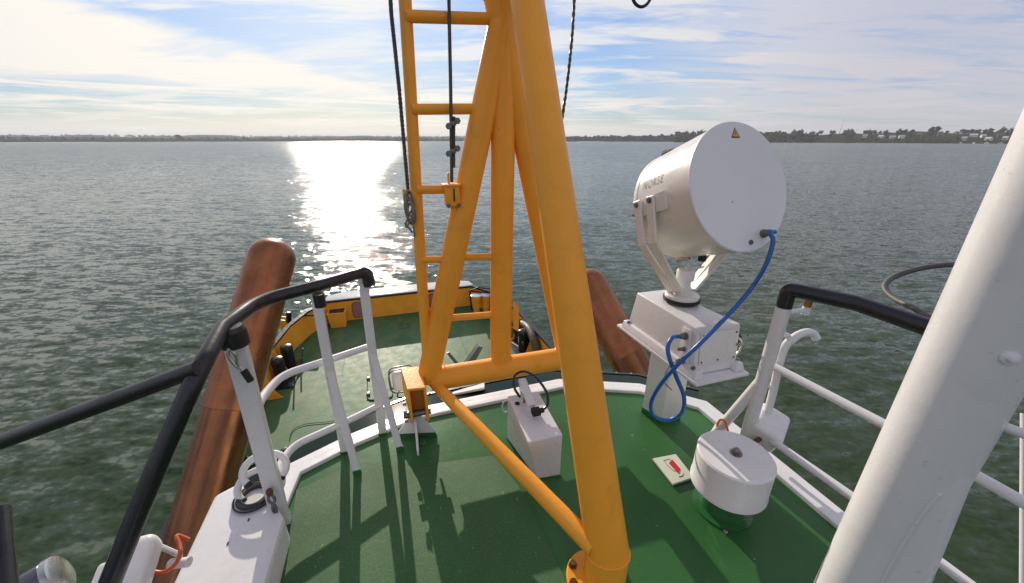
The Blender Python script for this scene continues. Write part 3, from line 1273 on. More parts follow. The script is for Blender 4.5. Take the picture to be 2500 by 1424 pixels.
def build_stb_rail():
    t = Thing('railing', 'white railing with black handrail along the starboard deck edge behind the broad white column', 'railing', S(1.73, 1.0, 0))
    foot = at(1800, 1090, 0.0)
    foot = S(1.73, 1.21, 0)
    head = at(1926, 706, RH)
    h0 = V((head.x, head.y, RH))
    mid = foot + (h0 - foot) * 0.52
    m = MB()
    m.tube([foot, mid, h0 - UP * 0.07], 0.031, 16)
    t.part('post', m, WHT)
    m = MB()
    q = S(1.66, 1.36, 0.0)
    m.tube([q, mid], 0.026, 14)
    t.part('stay', m, WHT)
    m = MB()
    aft = S(1.80, -1.6, RH)
    m.tube(fillet([h0 - UP * 0.085, h0, at(2090, 740, RH), aft], 0.022, 6), 0.0315, 18)
    t.part('handrail', m, BLK, angle=50)
    for z, (u, v) in ((0.60, (1905, 890)), (0.21, (1860, 1058))):
        a = at(u, v, z)
        m = MB()
        m.tube([V((foot.x, foot.y, z)) + (h0 - foot) * (z / RH) * V((1, 1, 0)).length * 0 + STB * 0.0, S(1.775, 0.7, z), S(1.795, -1.6, z)], 0.0195, 14)
        t.part('lower_rail', m, WHT)
    for f in (0.12,):
        m = MB()
        m.tube([S(1.77, f, 0), S(1.785, f, RH)], 0.020, 14)
        t.part('post', m, WHT)
    # bent hook pipe beside the post
    m = MB()
    hk = [at(1850, 1072, 0.10), at(1880, 985, 0.35), at(1910, 862, 0.66), at(1938, 826, 0.745), at(1966, 812, 0.765), at(1985, 815, 0.755), at(1994, 828, 0.73)]
    hk = [V((p.x, p.y, p.z)) for p in hk]
    m.tube(curve(hk, 8), 0.0195, 14)
    t.part('hook_pipe', m, WHT)
    for p, q, r in ((at(1905, 812, 0.765), at(1928, 822, 0.745), 0.013), (at(1866, 935, 0.46), at(1892, 950, 0.44), 0.012), (at(1838, 1040, 0.18), at(1862, 1040, 0.19), 0.012)):
        m = MB()
        m.tube([p, q], r, 10)
        t.part('hook_bracket', m, WHT)
    # hose nozzle socket in aged brass on a white arm
    m = MB()
    e0, e1 = at(1925, 762, 0.885), at(1968, 757, 0.885)
    m.tube([e0, e1], 0.012, 10)
    m.lathe([(0.018, -0.022), (0.018, 0.018), (0.0, 0.018)], M4.Translation(e1), 16)
    arm = t.part('socket_arm', m, WHT)
    m = MB()
    m.lathe([(0.0165, 0.018), (0.0165, 0.05), (0.0195, 0.052), (0.0195, 0.062), (0.012, 0.062), (0.012, 0.05), (0, 0.05)], M4.Translation(e1), 18)
    t.part('brass_socket', m, BRASS, arm)


build_stb_rail()


# ================================================================== BIG WHITE STRUT AT THE RIGHT
def build_strut():
    AZ = R(54.15)
    vdir = V((math.sin(AZ), math.cos(AZ), 0))          # away from the viewer
    side = V((math.cos(AZ), -math.sin(AZ), 0))         # to the right
    rad = 0.0885
    foot = vdir * 1.30
    t = Thing('white_column', 'broad white tubular column standing at the right edge beside the starboard rail', 'column', foot)
    m = MB()
    m.tube([foot + UP * .004, foot + UP * 1.2, foot + UP * 3.4], rad, 64)
    tube = t.part('tube', m, WHT)
    m = MB()
    m.lathe([(rad + .004, .001), (rad + .05, .001), (rad + .05, .016), (rad + .004, .018)], M4.Translation(foot), 48)
    t.part('base_flange', m, WHT)
    # slanting side tube welded into it
    m = MB()
    b0, b1 = foot + side * .095 - vdir * .03 + UP * .004, foot + side * .012 - vdir * .012 + UP * 1.05
    m.tube([b0, b1], .062, 40)
    t.part('side_tube', m, WHT)
    m = MB()
    pts = []
    ax = (b1 - b0).normalized()
    for k in range(24):
        z = .02 + .84 * k / 23
        # the seam runs where the two round walls meet on the near side
        c2 = b0 + (b1 - b0) * (z / 1.05)
        c2.z = z
        dd = c2 - V((foot.x, foot.y, z))
        L = dd.length
        if L < 0.028:
            break
        aa = (L * L + rad * rad - .0625 ** 2) / (2 * L)
        if abs(aa) >= rad:
            continue
        u = dd / L
        w = V((u.y, -u.x, 0))
        if w.dot(vdir) > 0:
            w = -w
        pts.append(V((foot.x, foot.y, z)) + u * aa + w * math.sqrt(rad * rad - aa * aa))
    if len(pts) > 3:
        m.tube(curve(pts, 3), .0045, 8)
        t.part('weld_bead', m, WHT, tube)
    # stud on the column
    m = MB()
    an = .52
    nr = (side * math.sin(an) - vdir * math.cos(an)).normalized()
    hd = 1.65 - 1.26 * .33
    sp = foot + nr * (rad - .001) + UP * hd
    mt = M4.Translation(sp) @ (nr + UP * .1).to_track_quat('Z', 'Y').to_matrix().to_4x4()
    m.lathe([(.016, 0), (.015, .004), (.007, .006), (.0065, .014), (0, .016)], mt, 16)
    t.part('stud', m, WHT, tube)
    m = MB()
    q = foot + side * rad * .8 + UP * 1.05
    m.tube([q, q + side * .06], .011, 12)
    t.part('lug', m, WHT, tube)
    # hose loop beyond the strut
    m = MB()
    hp = [atd(2400, 655, 1.55), atd(2330, 646, 1.6), atd(2250, 655, 1.66), atd(2185, 675, 1.68), atd(2160, 700, 1.66), atd(2180, 727, 1.6), atd(2235, 755, 1.5), atd(2300, 795, 1.42)]
    m.tube(curve(hp, 8), 0.0115, 12)
    single('hose_loop', m, GALVH, 'grey hose looping out over the water beside the broad white column', 'hose')
    # slim white upright at the far right edge
    m = MB()
    m.tube([atd(2499, 1010, 1.5), atd(2497, 1500, 1.4)], 0.009, 12)
    single('upright_rod', m, WHT, 'slim white upright rod at the right edge behind the broad white column', 'rod')


GALVH = paint('grey_hose_rubber', (0.09, 0.085, 0.08), 0.5, 0.2, 0.001, 60)
build_strut()


# ================================================================== SEARCHLIGHT
def build_searchlight():
    # gearbox housing and post first: they give the place of the lamp
    post0 = at(1612, 1036, 0.0)
    ss, ff = sf(post0)
    HT, HB = 0.83, 0.60
    p_fl, p_fr = at(1703, 802, HT), at(1810, 790, HT)
    p_bl, p_br = at(1555, 714, HT), at(1625, 706, HT)
    t = Thing('searchlight_pedestal', 'white square post carrying the tapered searchlight gearbox on a wide tray', 'pedestal', post0)
    m = MB()
    b = [at(1566, 1006, 0.0), at(1613, 1036, 0.0), at(1660, 1026, 0.0)]
    b.append(b[0] + b[2] - b[1])
    m.prism([p + UP * 0.035 for p in b], UP * 0.535, 0.008)
    post = t.part('post', m, WHT)
    m = MB()
    cc = sum(b, V((0, 0, 0))) / 4
    m.prism([cc + (p - cc) * 1.02 for p in b], UP * 0.037, 0.003)
    t.part('post_foot', m, GRN, post)
    # tray
    TZ = 0.58
    q = [at(1699, 946, TZ), at(1829, 918, TZ), at(1505, 797, TZ)]
    q.append(q[2] + q[1] - q[0])
    m = MB()
    m.prism([q[0], q[1], q[3], q[2]], UP * 0.016, 0.006)
    tray = t.part('tray', m, WHT)
    ax = (q[1] - q[0]).normalized()
    ay = (q[2] - q[0]).normalized()
    L = (q[2] - q[0]).length
    W = (q[1] - q[0]).length
    # side skids of the casting
    for sx in (0, 1):
        m = MB()
        o = q[0] + ax * (0.035 if sx == 0 else W - 0.035) + UP * 0.016
        m.hull8([o - ax * .03 + ay * .02, o + ax * .03 + ay * .02, o + ax * .03 + ay * (L - .03), o - ax * .03 + ay * (L - .03)],
                [o - ax * .016 + ay * .03 + UP * .045, o + ax * .016 + ay * .03 + UP * .045, o + ax * .016 + ay * (L - .04) + UP * .045, o - ax * .016 + ay * (L - .04) + UP * .045], 0.010, 3)
        t.part('foot_flange', m, WHT, tray)
        for k in (0.06, L - 0.08):
            bb = MB()
            bb.bolt(o + ay * k + UP * 0.042 + ax * (.008 if sx else -.008), UP, 0.010, 0.010)
            t.part('flange_bolt', bb, GALV, tray)
    # housing
    m = MB()
    lo_f = HB
    ll = [at(1690, 905, HB), at(1805, 880, HB)]
    ax2 = (p_fr - p_fl).normalized()
    ay2 = ((p_bl - p_fl)).normalized()
    base = q[0] + UP * (HB - TZ)
    lo = [base + ax * .030 + ay * .055, base + ax * (W - .030) + ay * .055, base + ax * (W - .030) + ay * (L - .06), base + ax * .030 + ay * (L - .06)]
    hi = [p_fl, p_fr, p_br, p_bl]
    m.hull8(lo, hi, 0.012, 3)
    house = t.part('housing', m, WHT)
    fn = ((hi[1] - hi[0]).cross(hi[0] - lo[0])).normalized()
    fn = -fn if fn.dot(FWD) > 0 else fn

    def onfront(a, b2):
        bt = lo[0] + (lo[1] - lo[0]) * a
        tp = hi[0] + (hi[1] - hi[0]) * a
        return bt + (tp - bt) * b2
    m = MB()
    m.prism([onfront(.08, .22) + fn * .001, onfront(.93, .22) + fn * .001, onfront(.93, .90) + fn * .001, onfront(.08, .90) + fn * .001], fn * 0.006, 0.004)
    pn = t.part('front_panel', m, WHT2, house)
    for a, b2 in ((.13, .28), (.88, .28), (.13, .84), (.88, .84), (.5, .28), (.92, .56)):
        m = MB()
        m.bolt(onfront(a, b2) + fn * .006, fn, 0.005, 0.004)
        t.part('panel_screw', m, GALV, house)
    # label plate print on top
    # connector block on the port face
    side = [lo[0], lo[3], hi[3], hi[0]]

    def onside(a, b2):
        bt = lo[0] + (lo[3] - lo[0]) * a
        tp = hi[0] + (hi[3] - hi[0]) * a
        return bt + (tp - bt) * b2
    sn = ((lo[3] - lo[0]).cross(hi[0] - lo[0])).normalized()
    sn = -sn if sn.dot(STB) > 0 else sn
    m = MB()
    m.prism([onside(.06, .12) + sn * .001, onside(.17, .12) + sn * .001, onside(.17, .90) + sn * .001, onside(.06, .90) + sn * .001], sn * 0.012, 0.005)
    t.part('gland_plate', m, WHT, house)
    gl = []
    for (b2, r) in ((.74, .014), (.46, .009), (.20, .012)):
        c = onside(.115, b2) + sn * .012
        m = MB()
        mt = M4.Translation(c) @ sn.to_track_quat('Z', 'Y').to_matrix().to_4x4()
        m.lathe([(r * 1.35, 0), (r * 1.35, .010), (r, .012), (r, .030), (r * .8, .036), (0, .036)], mt, 14)
        t.part('cable_gland', m, GALV, house)
        gl.append(c + sn * .036)
    # ring handle cable on the starboard side
    m = MB()
    rc = onfront(1.0, .35) + ay * .05 + ax * 0.02
    pts = [rc + ax * 0.075 * math.sin(R(a)) + UP * 0.065 * math.cos(R(a)) + ay * 0.0004 * a for a in range(-20, 200, 10)]
    m.tube(pts, 0.006, 8)
    single('cable_loop', m, BLK, 'black cable loop on the far side of the searchlight gearbox', 'cable')
    m = MB()
    pts = [rc + ax * 0.06 * math.sin(R(a)) + UP * 0.056 * math.cos(R(a)) - UP * 0.006 for a in range(0, 205, 10)]
    m.tube(pts, 0.006, 8)
    t.part('lifting_ring', m, STEEL, house)
    # thin green-yellow earth wire
    m = MB()
    m.tube(curve([gl[2], gl[2] + sn * .04 - UP * .02, gl[2] + sn * .06 - UP * .10, gl[2] + sn * .02 - UP * .15 - ay * .02], 6), 0.003, 6)
    t.part('earth_wire', m, EARTH, house)

    # ---- lamp
    disc = at(1664, 726, 0.855)
    cb = atd(1806, 458, 1.78)                    # centre of the flat back
    cf = atd(1648, 506, 2.16)                    # centre of the lens end
    axis = (cf - cb).normalized()
    right = axis.cross(UP).normalized()
    upv = right.cross(axis)
    Ld = (cf - cb).length
    Rb, Rf = 0.298, 0.288
    mat = M4((right.to_4d(), upv.to_4d(), (-axis).to_4d(), (0, 0, 0, 1))).transposed()
    mat = M4(((right.x, upv.x, -axis.x, cb.x), (right.y, upv.y, -axis.y, cb.y), (right.z, upv.z, -axis.z, cb.z), (0, 0, 0, 1)))
    # local z = towards the viewer (back), z=0 at the back cover, -Ld at the lens
    t2 = Thing('searchlight', 'large white drum searchlight on its gearbox with blue cable plugged into the back', 'searchlight', disc)
    m = MB()
    m.lathe([(Rb, -0.004), (Rb * .997, -0.06), (Rf, -Ld + 0.05), (Rf, -Ld + 0.045), (Rf * .985, -Ld + 0.040), (Rf, -Ld + 0.036), (Rf, -Ld + 0.012), (Rf * .97, -Ld), (0, -Ld)], mat, 180)
    drum = t2.part('drum', m, WHT2, angle=40)
    m = MB()
    m.lathe([(Rb * .995, -0.0045), (Rb + .004, -0.0045), (Rb + .0045, 0.004), (Rb, 0.008), (0, 0.008)], mat, 180)
    cover = t2.part('back_cover', m, WHTB, angle=40)

    def lp(x, y, z=0.008):
        return mat @ V((x, y, z))
    bn = -axis

    def seen(u, v):                               # point of the back cover under a photo pixel
        d = ray(u, v)
        c = V((0, 0, CAMH))
        k = (lp(0, 0) - c).dot(bn) / d.dot(bn)
        w = mat.inverted() @ (c + d * k)
        return w.x, w.y
    # warning triangle
    x0, y0 = 0.0, Rb * 0.875
    x0, y0 = seen(1795, 326)
    s = 0.027

    def tri(sz, z):
        return [lp(x0 - sz, y0 - sz * .75, z), lp(x0 + sz, y0 - sz * .75, z), lp(x0, y0 + sz * 1.0, z)]
    m = MB()
    m.prism(tri(s, 0.0082), bn * 0.0012)
    st = t2.part('warning_sticker', m, INKB, cover)
    m = MB()
    m.prism(tri(s * .74, 0.0095), bn * 0.0008)
    t2.part('sticker_field', m, WYEL, st)
    m = MB()
    bz = [(0.1, .62), (-.28, -.05), (-.02, -.02), (-.12, -.52), (.26, .14), (.02, .12)]
    m.prism([lp(x0 + a * s * .62, y0 + b2 * s * .62, 0.0104) for a, b2 in bz], bn * 0.0006)
    t2.part('sticker_flash', m, INKB, st)
    # cable gland and plug near the lower edge
    gx, gy = seen(1862, 571)
    hx, hy = seen(1832, 592)
    m = MB()
    mt = mat @ M4.Translation((gx, gy, 0.008))
    m.lathe([(.020, 0), (.020, .010), (.016, .012), (.016, .034), (.0135, .042), (0, .042)], mt, 16)
    t2.part('cable_gland', m, GALV, cover)
    m = MB()
    m.lathe([(.011, 0), (.011, .007), (.006, .008), (.006, .004), (0, .004)], mat @ M4.Translation((hx, hy, 0.008)), 16)
    t2.part('blanking_plug', m, GALV, cover)
    m = MB()
    kx, ky = seen(1788, 494)
    m.lathe([(.003, 0), (.003, .002), (0, .002)], mat @ M4.Translation((kx, ky, 0.008)), 8)
    t2.part('rivet', m, GREY, cover)
    # lens end clips
    for an in (100, 185, 262):
        m = MB()
        a = R(an)
        dr = V((math.cos(a), math.sin(a), 0))
        c0 = V((0, 0, -Ld + 0.055)) + dr * (Rf + .010)
        dl = mat.to_3x3() @ dr
        tl = mat.to_3x3() @ V((-math.sin(a), math.cos(a), 0))
        m.box(mat @ c0, tl * .010, dl * .008, axis * .045, .003)
        m.box(mat @ (c0 + dr * .010 - V((0, 0, .02))), tl * .005, dl * .006, axis * .02, .002)
        t2.part('lens_clip', m, STEEL, drum)
    # lens glass
    m = MB()
    m.lathe([(Rf * .93, -Ld - 0.001), (Rf * .93, -Ld - .006), (0, -Ld - .012)], mat, 48)
    t2.part('lens', m, GLASS, drum)
    # trunnion plates and fork
    zt = -Ld * 0.68
    for sx in (-1, 1):
        pl = MB()
        cx = sx * (Rf + .012)
        ctr = mat @ V((cx, -0.005, zt + .02))
        pl.box(ctr + (-axis) * 0.03, right * .006, upv * .045, axis * .085, .004)
        t2.part('trunnion_plate', pl, WHT2, drum)
        # two flat arms per side running down to the swivel
        for dz in (0.045, -0.055):
            a0 = mat @ V((cx + sx * .014, .035, zt + dz))
            k0 = mat @ V((cx + sx * .014, -0.165, zt + dz * .8))
            k0 = V((k0.x, k0.y, k0.z - 0.03))
            e0 = disc + right * sx * .045 + V((0, 0, 0.035)) + (-axis) * V((1, 1, 0)).length * dz * .35
            m = MB()
            dn = (k0 - a0)
            m.bar(a0 - dn.normalized() * .0, k0, .054, .013, axis, .004)
            arm = t2.part('fork_arm', m, WHT2)
            m = MB()
            m.bar(k0 - (e0 - k0).normalized() * .006, e0, .054, .013, axis, .004)
            t2.part('fork_foot', m, WHT2, arm)
            m = MB()
            m.bolt(a0 - dn.normalized() * -.022 + right * sx * .006, right * sx, .010, .012)
            t2.part('fork_bolt', m, GALV, arm)
    # swivel
    m = MB()
    dm = M4.Translation(disc)
    m.lathe([(.088, 0.004), (.088, .018), (.084, .022), (.05, .024), (0.0, .024)], dm, 32)
    sw = t2.part('swivel_disc', m, WHT2)
    m = MB()
    m.lathe([(.094, -.014), (.094, .004), (.0, .004)], dm, 32)
    t2.part('swivel_seal', m, BLKR, sw)
    m = MB()
    m.lathe([(.042, .022), (.042, .060), (.034, .066), (.034, .100), (.046, .104), (.046, .150), (.040, .160), (.012, .162), (.012, .176), (0, .176)], dm, 24)
    t2.part('swivel_column', m, WHT2)
    m = MB()
    low = mat @ V((0, -Rf - .002, zt + 0.02))
    m.tube([low + UP * .02, low - UP * .028], .020, 14)
    t2.part('drain_cap', m, BLKR, drum)
    m = MB()
    cpt = disc + UP * .15
    m.bar(cpt - right * .0, cpt + right * .10 + UP * .01, .05, .008, axis, .003)
    t2.part('swivel_lug', m, WHT2)
    # lettering on the port flank of the drum
    fc = bpy.data.curves.new('letters', 'FONT')
    fc.body = 'NORSE'
    fc.size = 0.062
    fc.space_character = 1.25
    fo = bpy.data.objects.new('letters', fc)
    me = bpy.data.meshes.new_from_object(fo)
    bpy.data.objects.remove(fo)
    bpy.data.curves.remove(fc)
    lb = bmesh.new()
    lb.from_mesh(me)
    bpy.data.meshes.remove(me)
    wid = max(v.co.x for v in lb.verts)
    for v in lb.verts:
        x, y = v.co.x, v.co.y
        # reading from the lens end (left) to the back (right)
        zz = -Ld * 0.80 + x / wid * 0.15
        rr = Rf + (Rb - Rf) * (zz + Ld) / Ld + 0.0015
        an = R(163) - y / rr
        v.co = mat @ V((rr * math.cos(an), rr * math.sin(an), zz))
    m = MB()
    m.merge(lb)
    t2.part('lettering', m, GREY, drum)
    return t2, lp(gx, gy, 0.048), bn, gl, sn


WHTB = paint('back_cover_white', (0.70, 0.70, 0.72), 0.42, 0.02, 0.0005, 20, (0.55, 0.54, 0.55), 0.10, 4.0)
EARTH = paint('earth_wire_sheath', (0.22, 0.20, 0.05), 0.5, 0.2, 0.0)
t2, plug, bn, GL, SN = build_searchlight()


def build_blue_cable():
    g0 = GL[0]
    pts = [plug - bn * .006, plug + bn * 0.018]
    d0 = (plug - V((0, 0, CAMH))).dot(V((0, CP, -SP)))
    d1 = (g0 - V((0, 0, CAMH))).dot(V((0, CP, -SP)))
    path = [(1881, 570, d0 - .035), (1887, 592, d0 - .045), (1868, 650, d0 - .02), (1828, 712, d0 + .03), (1772, 775, d0 - .02), (1710, 838, d1 - .16), (1655, 890, d1 - .12), (1612, 940, d1 - .02), (1590, 982, d1 + .06), (1596, 1015, d1 + .10), (1632, 1026, d1 + .10), (1664, 1008, d1 + .06), (1670, 970, d1 + .0), (1652, 922, d1 - .07), (1636, 880, d1 - .09), (1630, 848, d1 - .08), (1640, 826, d1 - .06)]
    pts += [atd(u, v, d) for u, v, d in path]
    pts += [g0 + SN * 0.025 + UP * 0.001, g0 - SN * .004]
    m = MB()
    m.tube(curve(pts, 8), 0.0098, 12)
    single('power_cable', m, BLUE, 'bright blue cable looping from the searchlight back down to the gearbox', 'cable')


build_blue_cable()


# ================================================================== THINGS ON THE UPPER DECK
def build_equipment_box():
    t = Thing('equipment_box', 'tapered white steel box standing on the green deck behind the yellow brace', 'box', at(1300, 1120, 0))
    lo = [at(1311, 1172, 0), at(1368, 1162, 0)]
    bl = at(1238, 1072, 0)
    lo += [lo[1] + (bl - lo[0]), bl]
    hi = [at(1289, 1081, 0.262), at(1374, 1061, 0.262)]
    tb = at(1239, 967, 0.262)
    hi += [hi[1] + (tb - hi[0]) * 0.98, tb]
    m = MB()
    m.hull8([p + UP * .006 for p in lo], hi, 0.008, 3)
    body = t.part('body', m, WHT)
    m = MB()
    c = sum(lo, V((0, 0, 0))) / 4
    m.prism([c + (p - c) * 1.03 + UP * .001 for p in lo], UP * 0.006)
    t.part('base_frame', m, GRN)
    # arm on top
    ax = (hi[1] - hi[0]).normalized()
    ay = (hi[3] - hi[0]).normalized()
    o = hi[3] + ax * .085 - ay * .05
    m = MB()
    m.hull8([o - ax * .020, o + ax * .020, o + ax * .020 + ay * .04, o - ax * .020 + ay * .04],
            [o - ax * .016 + UP * .085, o + ax * .016 + UP * .085, o + ax * .016 + ay * .04 + UP * .085, o - ax * .016 + ay * .04 + UP * .085], .005)
    t.part('arm_post', m, WHT)
    m = MB()
    m.bar(o + UP * .10 + ay * .045, o + UP * .055 - ay * .145, .046, .028, ax, .006)
    t.part('arm', m, WHT)
    m = MB()
    e = o + UP * .040 - ay * .175
    m.box(e + ax * .012, ax * .024, ay * .022, UP * .016, .006)
    m.tube([e + ax * .03, e + ax * .056], .014, 10)
    t.part('plug', m, BLKR)
    m = MB()
    cc = o + UP * .085 - ay * .03 + ax * .03
    pts = [e + ax * .05, e + ax * .085 + UP * .015 + ay * .02, e + ax * .10 + UP * .05 + ay * .08, o + ax * .075 + UP * .12 - ay * .0, o + ax * .02 + UP * .145 + ay * .05, o - ax * .04 + UP * .13 + ay * .05, o - ax * .055 + UP * .08 + ay * .01, o - ax * .03 + UP * .03 - ay * .02]
    m.tube(curve(pts, 8), .0075, 10)
    t.part('plug_cable', m, BLK)
    m = MB()
    m.tube([o - ax * .005 - ay * .035 + UP * .05, o - ax * .012 - ay * .04 + UP * .003], .006, 8)
    t.part('earth_stud', m, BRASS)
    m = MB()
    hp = hi[0] + ax * .035 + ay * .30
    m.lathe([(.014, .0005), (.014, .004), (.008, .004), (.008, .001), (0, .001)], M4.Translation(hp), 14)
    t.part('top_grommet', m, BLKR, body)
    for (k, dz) in ((.05, -.02), (.22, -.01), (.34, -.015)):
        m = MB()
        m.bolt(hi[1] + ay * k + UP * dz, ax, .007, .010)
        t.part('side_bolt', m, BRASS, body)
    m = MB()
    sp = hi[3] - ax * .004 - UP * .06
    pts = [sp + ay * .0 + UP * .03, sp - ax * .022 + UP * .02, sp - ax * .028 - UP * .02, sp - ax * .014 - UP * .05, sp - UP * .05]
    m.tube(curve(pts, 6), .005, 8)
    t.part('side_handle', m, WHT, body)


build_equipment_box()


def build_vent():
    c = at(1797, 1107, 0.33)
    c = V((c.x, c.y, 0))
    t = Thing('mushroom_vent', 'round white capped ventilator drum on a green neck by the starboard rail', 'ventilator', c)
    T = M4.Translation(c)
    m = MB()
    m.lathe([(.098, .001), (.098, .15), (.09, .18), (0, .18)], T, 36)
    m.lathe([(.130, .001), (.130, .008), (.098, .010)], T, 36)
    t.part('neck', m, GRN)
    m = MB()
    m.lathe([(.140, .146), (.158, .141), (.1625, .146), (.1625, .160), (.159, .167), (.159, .318), (.153, .326), (.0, .331)], T, 56)
    m.lathe([(.140, .146), (.140, .19), (0, .19)], T, 56)
    dr = t.part('cap', m, WHT, angle=28)
    m = MB()
    m.lathe([(.026, .329), (.026, .334), (.015, .335), (.015, .350), (.006, .360), (0, .361)], T, 12)
    t.part('cap_nut', m, GALV, dr)
    for an in (100, 20, 250):
        m = MB()
        m.bolt(c + V((math.cos(R(an)), math.sin(R(an)), 0)) * .14 + UP * .006, UP, .009, .012)
        t.part('neck_bolt', m, STEEL)


build_vent()


def build_sign():
    z = 0.006
    pts = [at(1593, 1119, z + .012), at(1650, 1108, z + .012), at(1695, 1165, z + .012), at(1643, 1182, z + .012)]
    t = Thing('deck_sign', 'pale square deck sign with red slanted symbol lying beside the ventilator drum', 'sign', sum(pts, V((0, 0, 0))) / 4)
    m = MB()
    m.prism([p - UP * .013 for p in pts], UP * .013, .002, 1)
    pl = t.part('plate', m, SIGNW)

    def s2(u, v, dz):
        return at(u, v, z + .012 + dz)
    m = MB()
    m.prism([s2(1633, 1131, .001), s2(1641, 1122, .001), s2(1661, 1145, .001), s2(1658, 1158, .001)], UP * .001)
    t.part('red_symbol', m, RED, pl)
    m = MB()
    ln = [(1620, 1124), (1634, 1121), (1637, 1124)]
    m.tube([s2(*p, .001) for p in ((1645, 1150), (1631, 1138), (1620, 1124), (1634, 1121), (1638, 1125))], .0011, 5)
    m.tube([s2(*p, .001) for p in ((1645, 1150), (1651, 1150))], .0011, 5)
    t.part('symbol_outline', m, INKB, pl)
    m = MB()
    m.tube(curve([s2(1668, 1155, .001), s2(1667, 1161, .001), s2(1660, 1164, .001), s2(1657, 1163, .001)], 5), .0014, 5)
    t.part('symbol_hook', m, INKB, pl)


build_sign()


def build_casing():
    t = Thing('side_casing', 'white side casing with a black rimmed round opening at the port deck edge', 'casing', S(-0.8, 1.0, 0))
    zt = 0.14
    P = [at(421, 1424, zt), at(521, 1208, zt), at(590, 1172, zt), at(655, 1190, zt), at(694, 1262, zt)]
    P = [S(-0.925, -1.0, zt)] + P[1:] + [S(-0.645, -1.0, zt)]
    P = [V((p.x, p.y, zt)) for p in P]
    m = MB()
    # dished top: sides drop outside, square to deck inside
    m.prism([p - UP * 0.55 for p in P], UP * 0.55, 0.03, 4)
    t.part('body', m, WHT)
    c = at(622, 1214, zt + .004)
    m = MB()
    T = M4.Translation(c)
    m.lathe([(.050, .004), (.066, .0), (.072, .008), (.068, .016), (.052, .014), (.050, .004)], T, 36)
    m.lathe([(.080, .001), (.084, .001), (.086, .006), (.080, .008), (.078, .004), (.080, .001)], T, 36)
    rim = t.part('opening_rim', m, BLK)
    m = MB()
    m.lathe([(.050, .004), (.048, .0012), (0, .001)], T, 36)
    t.part('opening_floor', m, WHT2, rim)
    m = MB()
    m.lathe([(.051, .002), (.051, .012), (.046, .012), (.046, .002)], T, 36)
    t.part('opening_lip', m, HULLB, rim)
    for k, (a0, col) in enumerate(((0, WHT), (1, WHT))):
        m = MB()
        cc = c + UP * (.03 + .055 * k) + FWD * (.03 + .035 * k) + STB * (0.020 + .022 * k)
        rr = .090
        pts = []
        for i in range(26):
            an = R(-35 + i * 10.2)
            pts.append(cc + STB * rr * math.cos(an) + FWD * rr * .55 * math.sin(an) + UP * (.05 * math.sin(an)))
        m.tube(pts, .0155, 12)
        t.part('hose_turn', m, col)
        for e, e2 in ((pts[0], pts[1]), (pts[-1], pts[-2])):
            g = MB()
            g.tube([e, e + (e - e2).normalized() * .014], .0175, 12)
            t.part('hose_tie', g, BLK)
    for (u, v) in ((556, 1327), (607, 1269)):
        m = MB()
        p = at(u, v, zt + .002)
        m.box(p, STB * .003, FWD * .007, UP * .0012, .0005)
        t.part('paint_chip', m, INKB)
    # turnbuckle hanging on the inner face
    t3 = Thing('turnbuckle', 'small rusty shackle and turnbuckle hanging at the foot of the flat white post', 'shackle', at(665, 1215, .1))
    m = MB()
    a, b = at(658, 1203, .245), at(676, 1262, .115)
    m.tube(curve([a, a * .7 + b * .3 + STB * .012, a * .4 + b * .6 - STB * .006, b], 5), .006, 8)
    m.tube(curve([a, a * .7 + b * .3 - STB * .012, a * .4 + b * .6 + STB * .006, b], 5), .006, 8)
    t3.part('body', m, GALV)
    m = MB()
    m.lathe([(.012, -.012), (.014, 0), (.012, .014), (0, .016)], M4.Translation(a), 10)
    m.lathe([(.010, -.02), (.012, 0), (.010, .02), (0, .022)], M4.Translation(b), 10)
    t3.part('eye', m, RUSTY)


RUSTY = paint('rusty_iron', (0.10, 0.045, 0.03), 0.7, 0.3, 0.002, 60)
build_casing()


